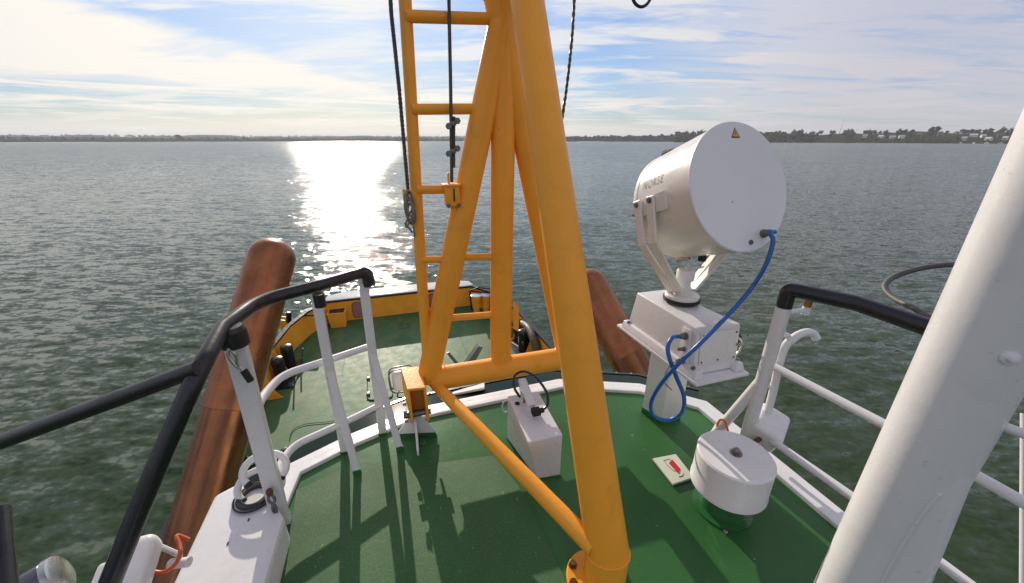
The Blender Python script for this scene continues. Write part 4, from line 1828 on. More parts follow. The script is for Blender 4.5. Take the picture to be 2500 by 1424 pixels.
def build_floodlights():
    # port lamp
    t = Thing('floodlight', 'rounded white floodlight on a bracket at the bottom left behind the black handrail', 'floodlight', atd(345, 1370, 1.35))
    a, b = atd(356, 1316, 1.30), atd(292, 1500, 1.14)
    ax = (b - a).normalized()
    m = MB()
    n = 12
    ww = V((0, 0, 1)).cross(ax).normalized()
    hh = ax.cross(ww)
    m.box((a + b) / 2, ww * .047, hh * .045, (b - a) / 2, .038, 6)
    body = t.part('housing', m, WHT)
    m = MB()
    q = (a + b) / 2 - ww * .074 - hh * .03
    m.box(q + ax * .03, ww * .028, hh * .050, (b - a) * .42, .018, 4)
    t.part('lens_hood', m, WHT2, body)
    m = MB()
    q2 = q - ww * .030 + ax * .02
    m.box(q2, ww * .008, hh * .055, ax * .018, .004)
    m.tube([q2 - ax * .03 - hh * .03, q2 + ax * .03 - hh * .03], .008, 8)
    t.part('clip', m, STEEL, body)
    m = MB()
    c0, c1 = atd(392, 1335, 1.34), atd(444, 1358, 1.34)
    m.bar(c0, c1, .022, .012, UP, .003)
    c2 = atd(460, 1372, 1.34)
    m.tube([atd(415, 1378, 1.33), atd(462, 1372, 1.33)], .016, 12)
    t.part('bracket', m, WHT)
    m = MB()
    pts = [atd(462, 1318, 1.34), atd(432, 1308, 1.33), atd(438, 1330, 1.31), atd(440, 1352, 1.29), atd(428, 1378, 1.28), atd(400, 1397, 1.27), atd(372, 1396, 1.27)]
    m.tube(curve(pts, 7), .0065, 10)
    single('power_cable', m, ORNG, 'orange cable from the port floodlight to the white casing', 'cable')
    # starboard lamp
    t = Thing('floodlight', 'rounded white floodlight hung outside the starboard rail behind the ventilator', 'floodlight', atd(1870, 1050, 2.0))
    a, b = atd(1878, 1012, 2.12), atd(1850, 1085, 1.98)
    ax = (b - a).normalized()
    ww = STB
    hh = ax.cross(ww).normalized()
    ww = hh.cross(ax)
    c = atd(1872, 1043, 2.06)
    m = MB()
    m.box(c, ww * .075, hh * .065, ax * .10, .028, 5)
    body = t.part('housing', m, WHT)
    m = MB()
    m.box(c + ww * .077 - ax * .03, ww * .010, hh * .012, ax * .030, .003)
    t.part('clip', m, STEEL, body)
    m = MB()
    m.bar(c - ww * .12 - ax * .02, c - ww * .07 - ax * .02, .02, .012, UP, .003)
    m.tube([c - ww * .01 + ax * .10, c - ww * .04 + ax * .17], .012, 10)
    t.part('bracket', m, RUSTY)
    m = MB()
    pts = [atd(1750, 1042, 1.98), atd(1757, 1027, 1.98), atd(1768, 1027, 1.97), atd(1774, 1042, 1.98), atd(1782, 1070, 2.0)]
    m.tube(curve(pts, 6), .0058, 10)
    single('power_cable', m, ORNG, 'short orange cable beside the starboard stanchion foot', 'cable')
    m = MB()
    p = at(1745, 1045, .06)
    m.tube([p + STB * .02 + UP * .012, p - STB * .014 - UP * .02 - FWD * .012], .016, 12)
    single('cable_socket', m, WHT, 'small white cable socket on the kerb left of the orange starboard cable', 'socket')
    # dark lamp head at the bottom left corner
    t = Thing('deck_lamp', 'shiny black domed lamp head in the bottom left corner', 'lamp', atd(95, 1424, 1.2))
    c = atd(98, 1432, 1.2)
    m = MB()
    axd = (STB * .8 + FWD * .35 + UP * .25).normalized()
    mt = M4.Translation(c) @ axd.to_track_quat('Z', 'Y').to_matrix().to_4x4()
    m.lathe([(0, -.10), (.03, -.097), (.058, -.07), (.066, -.02), (.062, .03), (.056, .036), (0, .036)], mt, 32)
    hd = t.part('dome', m, CHROME)
    m = MB()
    m.lathe([(.060, .030), (.064, .034), (.062, .050), (.05, .055), (0, .055)], mt, 32)
    t.part('lamp_ring', m, STEEL, hd)
    m = MB()
    m.tube([c - UP * .04, c - UP * .5], .02, 12)
    t.part('stem', m, BLK)
    m = MB()
    p, q = atd(0, 1265, 1.15), atd(14, 1440, 1.05)
    m.tube([p + (p - q) * .12, q + (q - p) * .8], .024, 14)
    single('black_post', m, BLK, 'black post at the left edge above the domed lamp', 'post')


CHROME = paint('black_chrome', (0.16, 0.15, 0.16), 0.14, 0.2, 0.0006, 18, metal=1.0)
build_floodlights()


# ================================================================== LARGE BROWN PIPES
def build_pipe(name_label, lower, upper, rad, ring_k):
    """lower, upper: points of the pipe axis; the top is cut and rounded"""
    d = (upper - lower)
    L = d.length
    q = d.normalized().to_track_quat('Z', 'Y')
    loc = lower.copy()
    e = bpy.data.objects.new('exhaust_pipe', None)
    COL.objects.link(e)
    e.location = loc
    e.rotation_euler = q.to_euler()
    tag(e, name_label, 'pipe')

    def part(nm, mb, mat, par=None):
        o = bpy.data.objects.new(nm, mb.done(nm, mat, V((0, 0, 0)), 40))
        COL.objects.link(o)
        o.parent = par or e
        return o
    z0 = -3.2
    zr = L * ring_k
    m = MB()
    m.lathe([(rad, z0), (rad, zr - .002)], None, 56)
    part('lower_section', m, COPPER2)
    m = MB()
    prof = [(rad * 1.008, zr), (rad * 1.012, zr + .02), (rad, L - rad * .95)]
    for k in range(1, 13):
        a = R(k * 7.5)
        prof.append((rad * math.cos(a) * 1.0 if k < 12 else 0, L - rad * .95 + rad * .95 * math.sin(a)))
    m.lathe(prof, None, 56)
    up = part('upper_section', m, COPPER)
    m = MB()
    m.lathe([(rad * 1.002, zr - .014), (rad * 1.016, zr - .008), (rad * 1.016, zr + .004), (rad * 1.002, zr + .008)], None, 56)
    part('weld_ring', m, COPPER, up)


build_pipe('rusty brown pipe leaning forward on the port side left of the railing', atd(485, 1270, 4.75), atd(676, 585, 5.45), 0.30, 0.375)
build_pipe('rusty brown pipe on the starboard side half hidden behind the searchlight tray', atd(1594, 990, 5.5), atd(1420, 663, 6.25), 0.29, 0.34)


# ================================================================== THINGS ON THE FOREDECK
TOP = ZF + 0.93


def fd(u, v, dz=0.0):
    return at(u, v, ZF + dz)


def build_foredeck_things():
    # ochre locker box with a grab handle
    b0, b1 = fd(806, 803), fd(848, 798)
    ax = (b1 - b0)
    ax.z = 0
    W = ax.length
    ax.normalize()
    ay = V((-ax.y, ax.x, 0))
    c = (b0 + b1) / 2
    t = Thing('deck_bin', 'ochre open bin with a handle against the bow bulwark', 'bin', c)
    h = 0.62
    lo = [c - ax * W * .44, c + ax * W * .44, c + ax * W * .44 + ay * .42, c - ax * W * .44 + ay * .42]
    hi = [c - ax * W * .52 - ay * .05 + UP * h, c + ax * W * .52 - ay * .05 + UP * h, c + ax * W * .52 + ay * .48 + UP * h, c - ax * W * .52 + ay * .48 + UP * h]
    m = MB()
    m.hull8(lo, hi, .03, 3)
    body = t.part('body', m, YEL)
    m = MB()
    ring = [p + UP * .01 for p in hi]
    m.tube(fillet(ring + [ring[0], ring[1]], .06, 4)[:-1], .025, 8)
    t.part('rim', m, YEL, body)
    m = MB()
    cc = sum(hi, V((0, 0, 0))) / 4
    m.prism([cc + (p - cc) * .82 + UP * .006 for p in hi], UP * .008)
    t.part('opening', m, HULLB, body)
    m = MB()
    a, b = cc - ax * W * .36 - ay * .08 + UP * .02, cc + ax * W * .36 - ay * .08 + UP * .02
    m.tube(fillet([a, a + UP * .10, b + UP * .10, b], .06, 5), .022, 8)
    t.part('handle', m, GREYB, body)

    # corner shelves with mooring bitts: one bitt to port, a pair to starboard
    def bitt(p, label, hgt=0.80):
        t = Thing('mooring_bitt', label, 'bollard', p)
        T = M4.Translation(p)
        m = MB()
        m.lathe([(.125, 0.002), (.125, hgt * .30), (.165, hgt * .36), (.165, hgt * .75), (.185, hgt * .80), (.185, hgt)], T, 24)
        t.part('column', m, YEL)
        m = MB()
        m.lathe([(.185, hgt), (.225, hgt + .01), (.225, hgt + .05), (.20, hgt + .06), (0, hgt + .066)], T, 24)
        t.part('cap', m, CAPW)
    bitt(fd(766, 806), 'ochre mooring bitt in the port bow corner beside the bin')
    bitt(fd(1164, 766), 'ochre mooring bitt, left one of the pair left of the centre pole')
    bitt(fd(1187, 764), 'ochre mooring bitt, right one of the pair, close against the centre pole')
    for (u0, v0, u1, v1, lab, lean) in ((728, 771, 775, 770, 'black pipe frame at the port bow corner', 1), (1147, 711, 1199, 716, 'black pipe frame round the pair of ochre bitts', 0)):
        m = MB()
        a, b = at(u0, v0, TOP - .05), at(u1, v1, TOP - .05)
        r = .035
        if lean:
            m.tube([a, b], r, 10)
            c = at(785, 737, TOP)
            m.tube([b, c], r, 10)
        else:
            m.tube(fillet([V((a.x, a.y, ZF)) + STB * .05, a, at(1168, 702, TOP + .1), at(1200, 706, TOP + .1)], .05, 4), r, 10)
            m.tube([a, b], r, 10)
        single('corner_frame', m, BLK, lab, 'frame')
    # roller fairlead on the port bulwark
    p = fd(712, 822)
    t = Thing('roller_fairlead', 'black roller in an ochre bracket on the port bulwark', 'fairlead', p)
    m = MB()
    m.prism([p - FWD * .15 - STB * .25, p - FWD * .15 + STB * .20, p - FWD * .15 - STB * .05 + UP * .75, p - FWD * .15 - STB * .25 + UP * .80], FWD * .03)
    m.prism([p + FWD * .15 - STB * .25, p + FWD * .15 + STB * .20, p + FWD * .15 - STB * .05 + UP * .75, p + FWD * .15 - STB * .25 + UP * .80], FWD * .03)
    t.part('bracket', m, YEL)
    m = MB()
    m.lathe([(.09, -.44), (.09, -.04), (.075, -.03), (.075, .0)], M4.Translation(p + UP * .60 + STB * .02) @ M4.Rotation(R(12), 4, 'Y'), 16)
    m.lathe([(.09, .02), (.09, .38), (.06, .40), (0, .40)], M4.Translation(p + UP * .62 + STB * .02) @ M4.Rotation(R(12), 4, 'Y'), 16)
    t.part('roller', m, BLK)
    # twin black bollards on a base plate, port and starboard
    for (u, v, lab) in ((701, 916, 'pair of black bollards on a base plate on the port side of the foredeck'), (1272, 846, 'pair of black bollards on the starboard side behind the grey hose')):
        p = fd(u, v)
        t = Thing('twin_bollard', lab, 'bollard', p)
        m = MB()
        a = FWD * .46
        m.box(p + UP * .03, STB * .34, FWD * .80, UP * .028, .01)
        t.part('base_plate', m, BLK)
        for k, s in ((-1, -.05), (1, .05)):
            m = MB()
            m.lathe([(.17, .055), (.17, .62), (.18, .66), (.18, .78), (.15, .84), (.08, .87), (0, .875)], M4.Translation(p + a * k * .8 + STB * s), 28)
            t.part('post', m, BLK)
        m = MB()
        m.prism([p + STB * .30 + FWD * .5 + UP * .05, p + STB * .34 + FWD * .5 + UP * .05, p + STB * .50 + FWD * .5 + UP * .60, p + STB * .45 + FWD * .5 + UP * .60], FWD * .02)
        m.prism([p + STB * .30 - FWD * .6 + UP * .05, p + STB * .34 - FWD * .6 + UP * .05, p + STB * .46 - FWD * .6 + UP * .50, p + STB * .41 - FWD * .6 + UP * .50], FWD * .02)
        t.part('horn_plate', m, GALV)
    # chain and black gear against the port bulwark
    m = MB()
    p = fd(672, 872)
    for k in range(3):
        pts = [p + STB * (.22 * math.cos(a * .4)) + FWD * (.22 * math.sin(a * .4) + k * .05) + UP * (.10 + k * .09) for a in range(16)]
        m.tube(pts, .05, 8, closed=True)
    single('rope_coil', m, BLKR, 'black rope coil against the port bulwark behind the twin bollards', 'rope')
    # grey tow hook horns amidships
    p = fd(1132, 905)
    t = Thing('chain_stopper', 'grey forked chain stopper standing on the middle of the foredeck', 'chain stopper', p)
    m = MB()
    m.prism([p - STB * .10, p + STB * .10, p + STB * .02 + UP * .18 - STB * .10, p - STB * .42 + UP * .75, p - STB * .50 + UP * .72], FWD * .05)
    m.prism([p + STB * .02, p + STB * .24, p + STB * .66 + UP * .74, p + STB * .52 + UP * .80, p + STB * .08 + UP * .22], FWD * .22)
    t.part('horns', m, GALV2)
    m = MB()
    m.box(p + UP * .05 + FWD * .05, STB * .45, FWD * .30, UP * .05, .02)
    t.part('base', m, FDECK)
    # ribbed hose and black gear at the starboard bow
    t = Thing('deck_hose', 'ribbed olive hose arching over black deck gear by the starboard bulwark', 'hose', fd(1310, 860))
    hp = [fd(1256, 790, .35), fd(1272, 790, .7), fd(1290, 802, .85), fd(1304, 830, .75), fd(1312, 862, .45), fd(1316, 900, .12), fd(1318, 940, .10)]
    cpts = curve(hp, 14)
    m = MB()
    m.tube(cpts, [.135 + (.012 if i % 2 else 0) for i in range(len(cpts))], 16)
    t.part('hose', m, OLIVE)
    for (u, v, h, nm) in ((1266, 832, .62, 0), (1296, 858, .5, 1), (1326, 862, .45, 2)):
        p = fd(u, v)
        m = MB()
        m.box(p + UP * h / 2, STB * .10, FWD * .22, UP * h / 2, .03)
        m.tube([p + UP * h * .7 - STB * .18, p + UP * h * .7 + STB * .18], .08, 12)
        t.part('clamp_block', m, BLK)
    m = MB()
    a, b = fd(1250, 838, .06), fd(1290, 862, .06)
    m.tube([a, b], .05, 8)
    m.tube([fd(1278, 850, .05), fd(1276, 836, .6)], .03, 8)
    t.part('pipe_rail', m, GALV)
    # hydraulic boom post seen between beam and deck edge
    # flush hatch
    t = Thing('flush_hatch', 'flush green hatch with small dogs just left of the white floodlight on the foredeck', 'hatch', fd(920, 945))
    q = [fd(897, 980), fd(960, 972), fd(948, 908), fd(898, 912)]
    c = sum(q, V((0, 0, 0))) / 4
    m = MB()
    ring = []
    rp = fillet([(q[0] + q[1]) / 2] + [q[1], q[2], q[3], q[0]] + [(q[0] + q[1]) / 2], .18, 6)
    m.prism([p + UP * .004 for p in rp[:-1]], UP * .03, .008, 1)
    lid = t.part('lid', m, FDECK)
    m = MB()
    m.tube([p + UP * .006 for p in rp[:-1]], .016, 6, closed=True)
    t.part('hatch_rim', m, BLK, lid)
    for (u, v) in ((899, 924), (899, 962), (932, 975)):
        m = MB()
        m.box(fd(u, v, .05), STB * .05, FWD * .08, UP * .025, .01)
        t.part('dog', m, BLK, lid)
    # white rounded lamp below the deck edge, left of the hinge
    cpt = atd(972, 928, 3.1)
    t = Thing('floodlight', 'white floodlight with grey wire guard left of the yellow hinge fork', 'floodlight', cpt)
    m = MB()
    m.box(cpt + STB * .03, STB * .075, FWD * .05, UP * .085, .035, 5)
    bd = t.part('housing', m, WHT2)
    m = MB()
    for k in (0.0, 0.045):
        ring = []
        for i in range(24):
            a = 2 * math.pi * i / 24
            ca, sa = math.cos(a), math.sin(a)
            ring.append(cpt + STB * (.03 + .098 * math.copysign(abs(ca) ** .5, ca)) + UP * .108 * math.copysign(abs(sa) ** .5, sa) - FWD * (.02 - k))
        m.tube(ring, .006, 6, closed=True)
    t.part('wire_guard', m, GALV, bd)
    m = MB()
    m.tube(curve([cpt - UP * .10, cpt - UP * .16 - STB * .02, cpt - UP * .20 + STB * .06, atd(990, 1010, 2.4), atd(1003, 1018, 2.2)], 6), .006, 8)
    t.part('lamp_cable', m, BLK)
    # white plate and steel wires along the front of the wheelhouse
    m = MB()
    q = [atd(1105, 962, 2.75), atd(1183, 946, 2.75), atd(1183, 932, 2.95), atd(1098, 948, 2.95)]
    m.prism([p - UP * .02 for p in q], UP * .02, .004, 1)
    single('step_plate', m, WHT, 'small white step plate outside the deck edge below the yellow cross beam', 'plate')
    m = MB()
    m.tube([atd(1300, 990, 2.75), atd(1303, 930, 2.8), atd(1300, 860, 3.0)], .05, 14)
    # small loose marks and fittings on the foredeck
    t = Thing('deck_socket', 'small square flush socket on the foredeck near the bow bulwark', 'deck socket', fd(989, 796))
    p = fd(989, 796)
    m = MB()
    m.box(p + UP * .006, STB * .22, FWD * .22, UP * .005, .002)
    s = t.part('cover', m, FDECK2)
    m = MB()
    m.box(p + UP * .014 + STB * .02, STB * .05, FWD * .09, UP * .004, .001)
    t.part('eye', m, GALV, s)
    # dark cable lying on the deck
    m = MB()
    m.tube(curve([fd(706, 1075, .02), fd(716, 1050, .02), fd(745, 1036, .02), fd(800, 1030, .02), fd(850, 1022, .02)], 8), .008, 6)
    single('deck_cable', m, BLK, 'thin black cable lying on the foredeck behind the lower port rail', 'cable')
    for (u, v, lab) in ((584, 1142, 'small black capped vent pipe on the port side deck behind the brown pipe'),):
        p = fd(u, v)
        t = Thing('vent_pipe', lab, 'vent', p)
        m = MB()
        m.lathe([(.20, 0), (.20, .5), (.26, .52), (.26, .62), (0, .62)], M4.Translation(p), 20)
        t.part('body', m, BLK)
        m = MB()
        m.lathe([(.15, .62), (.15, .70), (.10, .76), (0, .77)], M4.Translation(p), 20)
        t.part('cap', m, WHT)


GREYB = paint('dark_grey_steel', (0.06, 0.06, 0.065), 0.5, 0.2, 0.001)
GALV2 = paint('worn_grey_steel', (0.30, 0.30, 0.31), 0.35, 0.2, 0.003, 12, (0.15, 0.12, 0.09), 0.5, 6.0, metal=0.6)
FDECK2 = paint('socket_green', (0.028, 0.095, 0.045), 0.4, 0.1, 0.0)
build_foredeck_things()


# ================================================================== THE FAR SHORE
def polar(az, dist, z=0.0):
    a = R(az)
    return V((math.sin(a) * dist, math.cos(a) * dist, ZW + z))


def az_of(u):
    d = ray(u, 344)
    return math.degrees(math.atan2(d.x, d.y))


def land_strip(name, rows, az0, az1, n, mat, seed, amp):
    """rows: (distance, height) from the water's edge inland"""
    m = MB()
    g = []
    for i in range(n + 1):
        a = az0 + (az1 - az0) * i / n
        col = []
        for k, (d, h) in enumerate(rows):
            nv = mnoise.noise(V((a * 0.35 + seed, k * 3.1, 0)))
            dd = d * (1 + 0.02 * mnoise.noise(V((a * 0.8 + seed, 9, k))))
            hh = h + (amp * nv * h if k > 1 else 0)
            col.append(m.bm.verts.new(polar(a, dd, hh)))
        g.append(col)
    for i in range(n):
        for k in range(len(rows) - 1):
            m.bm.faces.new((g[i][k], g[i + 1][k], g[i + 1][k + 1], g[i][k + 1]))
    return struct(name, m, mat)


FAR_ROWS = [(1850, -0.5), (1862, 1.5), (1900, 4), (2100, 7), (3200, 14), (4200, 30), (6000, 34)]
NEAR_ROWS = [(1290, -0.5), (1296, 1.8), (1330, 6.0), (1420, 14), (1560, 22), (1900, 26), (3500, 20)]
POINT_ROWS = [(1560, -0.5), (1566, 1.2), (1600, 5.0), (1800, 10.0), (2200, 10), (3600, 8)]


def build_shore():
    land_strip('far_shore_land', FAR_ROWS, -75, 20, 120, GRASSY, 3, 0.5)
    land_strip('near_shore_hill', NEAR_ROWS, 21.5, 75, 90, GRASSY, 11, 0.35)
    land_strip('low_point_land', POINT_ROWS, 6.5, 24.5, 40, GRASSY, 21, 0.3)
    land_strip('sandbank', [(1700, -0.3), (1712, 0.35), (1770, 0.5), (1790, -0.3)], az_of(-40), az_of(246), 20, SAND, 5, 0.2)
    land_strip('sandbank', [(1690, -0.3), (1700, 0.35), (1750, 0.4), (1770, -0.3)], az_of(430), az_of(498), 10, SAND, 6, 0.2)
    land_strip('sandbank', [(1500, -0.3), (1506, 0.5), (1550, 0.6), (1562, -0.3)], az_of(1412), az_of(1478), 8, SAND, 7, 0.2)


build_shore()


def crown_mesh(name, h, w, seed, mat, lobes=9, per=26, leaf=None, spread=1.0):
    """leaf clumps through a lobed crown volume; base of tree at origin"""
    rd = random.Random(seed)
    me = bpy.data.meshes.new(name)
    vs, fs, tint = [], [], []
    leaf = leaf or h * 0.085
    cents = []
    for i in range(lobes):
        a = rd.uniform(0, 6.28)
        rr = w * 0.5 * math.sqrt(rd.random()) * 0.75
        cents.append((V((math.cos(a) * rr, math.sin(a) * rr, h * rd.uniform(0.30, 0.86) * (1 - 0.25 * rr / (w * .5)))), w * rd.uniform(.16, .30), rd.uniform(0, 1)))
    for c, r, tn in cents:
        for k in range(per):
            d = V((rd.gauss(0, 1), rd.gauss(0, 1), rd.gauss(0, .8)))
            d = d.normalized() * r * rd.uniform(.45, 1.05)
            p = c + d
            if p.z < 0.3:
                p.z = 0.3 + rd.random()
            n = (d.normalized() + V((rd.uniform(-.7, .7), rd.uniform(-.7, .7), rd.uniform(-.3, .8)))).normalized()
            u = n.orthogonal().normalized()
            v = n.cross(u)
            s = leaf * rd.uniform(.6, 1.3)
            b = len(vs)
            an = rd.uniform(0, 3)
            uu = u * math.cos(an) + v * math.sin(an)
            vv = v * math.cos(an) - u * math.sin(an)
            vs += [p - uu * s, p - vv * s * .7, p + uu * s, p + vv * s * .7]
            fs.append((b, b + 1, b + 2, b + 3))
            tint.append(min(1, max(0, tn * .7 + rd.uniform(0, .35))))
    me.from_pydata(vs, [], fs)
    at_ = me.attributes.new('tint', 'FLOAT', 'FACE')
    at_.data.foreach_set('value', tint)
    me.materials.append(mat)
    return me


def trunk_mesh(name, h, seed):
    rd = random.Random(seed)
    m = MB()
    top = V((rd.uniform(-.4, .4), rd.uniform(-.4, .4), h * .72))
    m.tube([V((0, 0, -.8)), V((0, 0, h * .25)), top], [h * .028, h * .022, h * .008], 7)
    for k in range(5):
        z = h * rd.uniform(.28, .55)
        a = rd.uniform(0, 6.28)
        o = V((0, 0, z))
        e = o + V((math.cos(a) * h * .22, math.sin(a) * h * .22, h * .22))
        m.tube([o, (o + e) / 2 + UP * h * .02, e], [h * .012, h * .009, h * .004], 5)
    return m.done(name, BARK)


PROTO = []
for k, (h, w, mt) in enumerate(((14, 11, LEAF), (17, 12, LEAF), (11, 12, LEAF), (15, 9, LEAFD), (9, 10, LEAFD), (19, 13, LEAF))):
    PROTO.append((h, w, crown_mesh('crown', h, w, 40 + k, mt, 12, 34), trunk_mesh('trunk', h, 60 + k)))


def tree(p, kind, sc, label, group=None, rot=0.0):
    h, w, cm, tm = PROTO[kind]
    e = bpy.data.objects.new('tree', None)
    COL.objects.link(e)
    e.location = p
    e.scale = (sc, sc, sc)
    e.rotation_euler = (0, 0, rot)
    tag(e, label, 'tree', group)
    for nm, me in (('trunk', tm), ('crown', cm)):
        o = bpy.data.objects.new(nm, me)
        COL.objects.link(o)
        o.parent = e


def mass(name, items, mat_kind):
    """one wooded mass from crown protos (nobody could count its trees)"""
    groups = {}
    vs, fs, tint, mi = [], [], [], []
    for (p, kind, sc, rot) in items:
        me = PROTO[kind][2]
        b = len(vs)
        ca, sa = math.cos(rot), math.sin(rot)
        for v in me.vertices:
            c = v.co * sc
            vs.append((p.x + c.x * ca - c.y * sa, p.y + c.x * sa + c.y * ca, p.z + c.z))
        tv = [d.value for d in me.attributes['tint'].data]
        sh = random.uniform(-.3, .3)
        for f, tt in zip(me.polygons, tv):
            fs.append(tuple(b + i for i in f.vertices))
            tint.append(min(1, max(0, tt + sh)))
            mi.append(0 if me.materials[0] == LEAF else 1)
    me = bpy.data.meshes.new(name)
    me.from_pydata(vs, [], fs)
    a = me.attributes.new('tint', 'FLOAT', 'FACE')
    a.data.foreach_set('value', tint)
    me.materials.append(LEAF)
    me.materials.append(LEAFD)
    me.polygons.foreach_set('material_index', mi)
    o = bpy.data.objects.new(name, me)
    COL.objects.link(o)
    o['kind'] = 'stuff'
    return o


def ground_h(dist, rows=None):
    rows = rows or NEAR_ROWS
    for (a, b) in zip(rows, rows[1:]):
        if a[0] <= dist <= b[0]:
            return a[1] + (b[1] - a[1]) * (dist - a[0]) / (b[0] - a[0])
    return 0


def build_woods():
    rd = random.Random(5)
    it = []
    # wooded bank on the right
    for i in range(560):
        az = rd.uniform(21.5, 52)
        d = rd.choice((1305, 1330, 1380, 1450, 1530)) * rd.uniform(.995, 1.02)
        town = az > 36
        if town and d < 1500 and rd.random() < .72:
            continue
        it.append((polar(az, d, ground_h(d) - 1), rd.choice((0, 1, 2, 2, 5, 3, 4)), rd.uniform(.75, 1.10) * (0.5 if town and d < 1420 else 1) * (.75 if d < 1340 else 1), rd.uniform(0, 6)))
    mass('wooded_bank', it, LEAF)
    it = []
    for i in range(300):
        az = rd.uniform(6.8, 24)
        d = rd.uniform(1575, 1800)
        it.append((polar(az, d, ground_h(d, POINT_ROWS) - .5), rd.choice((2, 3, 4, 4, 4)), rd.uniform(.95, 1.35) * (0.8 + 0.03 * (az - 7)), rd.uniform(0, 6)))
    mass('low_scrub', it, LEAFD)
    it = []
    for i in range(380):
        az = rd.uniform(-58, 9)
        d = rd.uniform(1900, 2600)
        it.append((polar(az, d, ground_h(d, FAR_ROWS) - 1), rd.choice((3, 4, 4, 2)), rd.uniform(.55, .95), rd.uniform(0, 6)))
    mass('far_woodland', it, LEAFD)
    it = []
    for i in range(420):
        az = rd.uniform(-58, 9)
        d = rd.uniform(3900, 4600)
        it.append((polar(az, d, ground_h(d, FAR_ROWS) - 9), rd.choice((3, 0, 1, 5)), rd.uniform(1.0, 1.35), rd.uniform(0, 6)))
    mass('distant_treeline', it, LEAFD)
    # trees one can tell apart
    def pt(u, d, h):
        return polar(az_of(u), d, h)
    tree(pt(438, 1980, ground_h(1980, FAR_ROWS)), 0, 1.6, 'broad tree standing clear of the low shoreline on the far left', None, 1)
    tree(pt(8, 1980, ground_h(1980, FAR_ROWS)), 1, 0.9, 'tree at the left edge of the far shoreline', None, 2)
    tree(pt(160, 2000, ground_h(2000, FAR_ROWS)), 4, 1.0, 'low rounded tree on the far shore in the left part of the photo', None, 2)
    tree(pt(557, 1950, ground_h(1950, FAR_ROWS)), 3, 0.75, 'small narrow tree above the shoreline right of the broad lone tree', None, 3)
    tree(pt(770, 1990, ground_h(1990, FAR_ROWS)), 3, 0.7, 'small dark tree on the shoreline left of the sun glitter', None, 1)
    tree(pt(1429, 1640, ground_h(1640, POINT_ROWS)), 0, 1.35, 'dark tree on the low point just right of the thick yellow leg', None, 1)
    tree(pt(1501, 1640, ground_h(1640, POINT_ROWS)), 1, 1.25, 'tallest broken topped tree on the low point between mast and searchlight', None, 2)
    tree(pt(1570, 1650, ground_h(1650, POINT_ROWS)), 3, 1.25, 'thin tree on the low point left of the searchlight drum', None, 3)
    tree(pt(1851, 1500, 21), 2, 0.9, 'round treetop just right of the searchlight drum on the far bank', None, 3)
    tree(pt(1946, 1500, 21), 3, 0.95, 'pointed treetop rising from the middle of the wooded bank', None, 3)
    tree(pt(2072, 1330, 6), 0, 1.15, 'yellowish rounded tree low on the bank below the radio mast', None, 3)
    for u, k in ((2266, 0), (2280, 3)):
        tree(pt(u, 1500, 24), k, 1.15, 'left one of two treetops standing close together above the houses' if u == 2266 else 'right one of two treetops standing close together above the houses', None, 3)
    for i, (u, lab) in enumerate(((2215, 'leftmost ochre bush of the row at the waterside below the houses'), (2250, 'second ochre bush from the left at the waterside below the houses'), (2285, 'third ochre bush from the left at the waterside below the houses'), (2318, 'rightmost ochre bush of the row at the waterside below the houses'))):
        tree(pt(u, 1298, 1.0), 2, 0.95, lab, 'ochre bushes at the waterside', i)


build_woods()


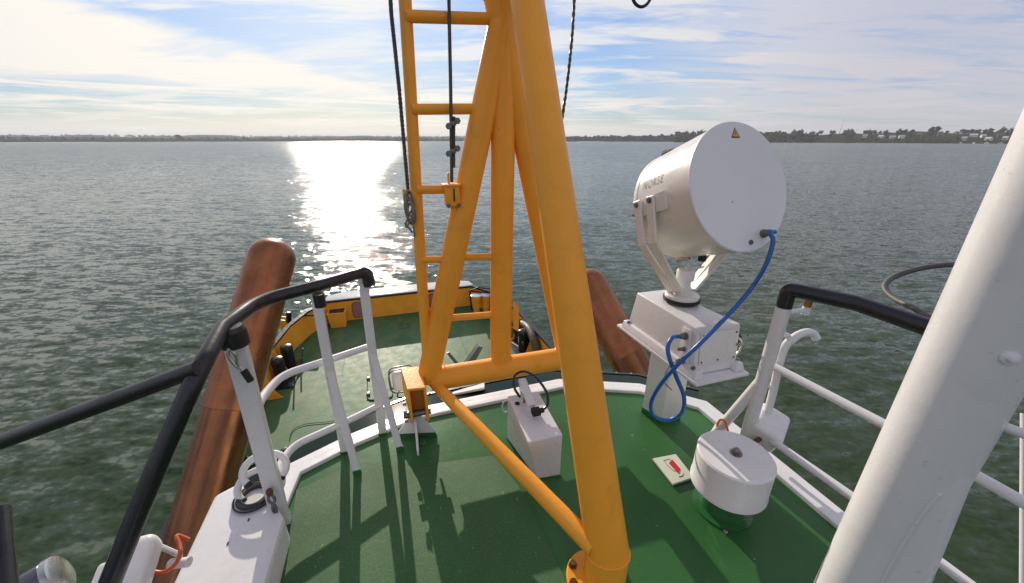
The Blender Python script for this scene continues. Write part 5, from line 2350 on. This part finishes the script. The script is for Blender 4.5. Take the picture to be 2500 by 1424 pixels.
def build_town():
    rd = random.Random(9)
    spots = [(2108, 1400, 8, 1), (2148, 1390, 9, 1), (2176, 1370, 7, 0), (2198, 1385, 9, 1), (2240, 1430, 11, 2), (2292, 1440, 11, 2), (2326, 1440, 11, 2), (2352, 1340, 4, 1), (2372, 1400, 9, 0), (2396, 1390, 9, 1), (2412, 1330, 4, 0), (2436, 1400, 9, 2), (2452, 1340, 5, 1)]
    where = ['at the left end of the hillside houses', 'second house from the left on the hillside', 'third house from the left, low on the hillside', 'fourth house from the left on the hillside',
             'brick house above the left waterside bushes', 'brick house above the middle waterside bushes', 'brick house above the right waterside bushes', 'low at the water right of the bushes',
             'on the slope above the low waterside house', 'upper house in the middle of the right hand group', 'low at the water in the right hand group', 'brick house high on the slope near the white column', 'lowest house close beside the broad white column']
    for (u, d, h, k), wh in zip(spots, where):
        p = polar(az_of(u), d, ground_h(d) + 0.5)
        e = bpy.data.objects.new('house', None)
        COL.objects.link(e)
        e.location = p
        e.rotation_euler = (0, 0, R(-az_of(u) + rd.uniform(-35, 35)))
        tag(e, ('white house with pale roof, ' if k != 2 else 'small house with tiled roof, ') + wh, 'house', 'houses on the right bank')
        W, D, H = rd.uniform(3.5, 6.5), rd.uniform(3, 4), rd.uniform(3, 4.5)

        def pr(nm, mb, mt, par=None):
            o = bpy.data.objects.new(nm, mb.done(nm, mt))
            COL.objects.link(o)
            o.parent = par or e
            return o
        m = MB()
        m.box(V((0, 0, H / 2 - 1)), V((W, 0, 0)), V((0, D, 0)), V((0, 0, H / 2 + 1)))
        wl = pr('wall', m, HOUSEB if k == 2 else HOUSEW)
        m = MB()
        m.prism([V((-W - .4, -D - .5, H)), V((-W - .4, D + .5, H)), V((-W - .4, 0, H + 3))], V((2 * W + .8, 0, 0)))
        pr('roof', m, ROOFT if k == 2 else ROOFG)
        for sx in (-.55, 0, .55):
            m = MB()
            m.box(V((sx * W, -D - .03, H * .5)), V((.7, 0, 0)), V((0, .04, 0)), V((0, 0, .8)))
            pr('window', m, GLASS, wl)
    # radio mast
    p = polar(az_of(2044), 1500, 21)
    m = MB()
    m.tube([p, p + V((1.5, 0, 42))], [.5, .18], 6)
    single('radio_mast', m, GREY, 'thin radio mast rising above the wooded bank right of the searchlight', 'mast')
    for i, (u, d, lab) in enumerate(((2348, 1280, 'leftmost small white moored boat below the right hand houses'), (2380, 1282, 'second small white moored boat from the left below the right hand houses'), (2412, 1284, 'third small white moored boat from the left below the right hand houses'), (2446, 1284, 'small white moored boat nearest the broad white column'))):
        p = polar(az_of(u), d, 0)
        e = bpy.data.objects.new('boat', None)
        COL.objects.link(e)
        e.location = p
        e.rotation_euler = (0, 0, R(20 + 40 * i))
        tag(e, lab, 'boat', 'white boats moored on the right shore')
        m = MB()
        pts = [V((-4, -1.2, 1.1)), V((2.5, -1.3, 1.2)), V((4.5, 0, 1.5)), V((2.5, 1.3, 1.2)), V((-4, 1.2, 1.1))]
        m.hull8([V((q.x * .9, q.y * .7, -.3)) for q in pts], pts, .05)
        o = bpy.data.objects.new('hull', m.done('hull', HOUSEW))
        COL.objects.link(o)
        o.parent = e
        m = MB()
        m.hull8([V((-2, -.9, 1.15)), V((1.4, -.8, 1.2)), V((1.4, .8, 1.2)), V((-2, .9, 1.15))], [V((-1.8, -.7, 2.4)), V((.6, -.6, 2.4)), V((.6, .6, 2.4)), V((-1.8, .7, 2.4))], .08)
        o = bpy.data.objects.new('cabin', m.done('cabin', HOUSEW))
        COL.objects.link(o)
        o.parent = e


build_town()


def build_haze():
    m = MB()
    m.box(V((0, 0, (ZW - 1 + 80) / 2)), V((12500, 0, 0)), V((0, 12500, 0)), V((0, 0, (80 - ZW + 1) / 2)))
    mt = bpy.data.materials.new('haze_air')
    mt.use_nodes = True
    t = NT(mt.node_tree)
    for n in list(t.n):
        t.n.remove(n)
    out = t.node('ShaderNodeOutputMaterial')
    pv = t.node('ShaderNodeVolumePrincipled')
    pv.inputs['Color'].default_value = (0.80, 0.86, 0.95, 1)
    pv.inputs['Density'].default_value = 0.00013
    pv.inputs['Anisotropy'].default_value = 0.2
    t.l.new(pv.outputs[0], out.inputs['Volume'])
    struct('haze', m, mt, 'stuff')


build_haze()
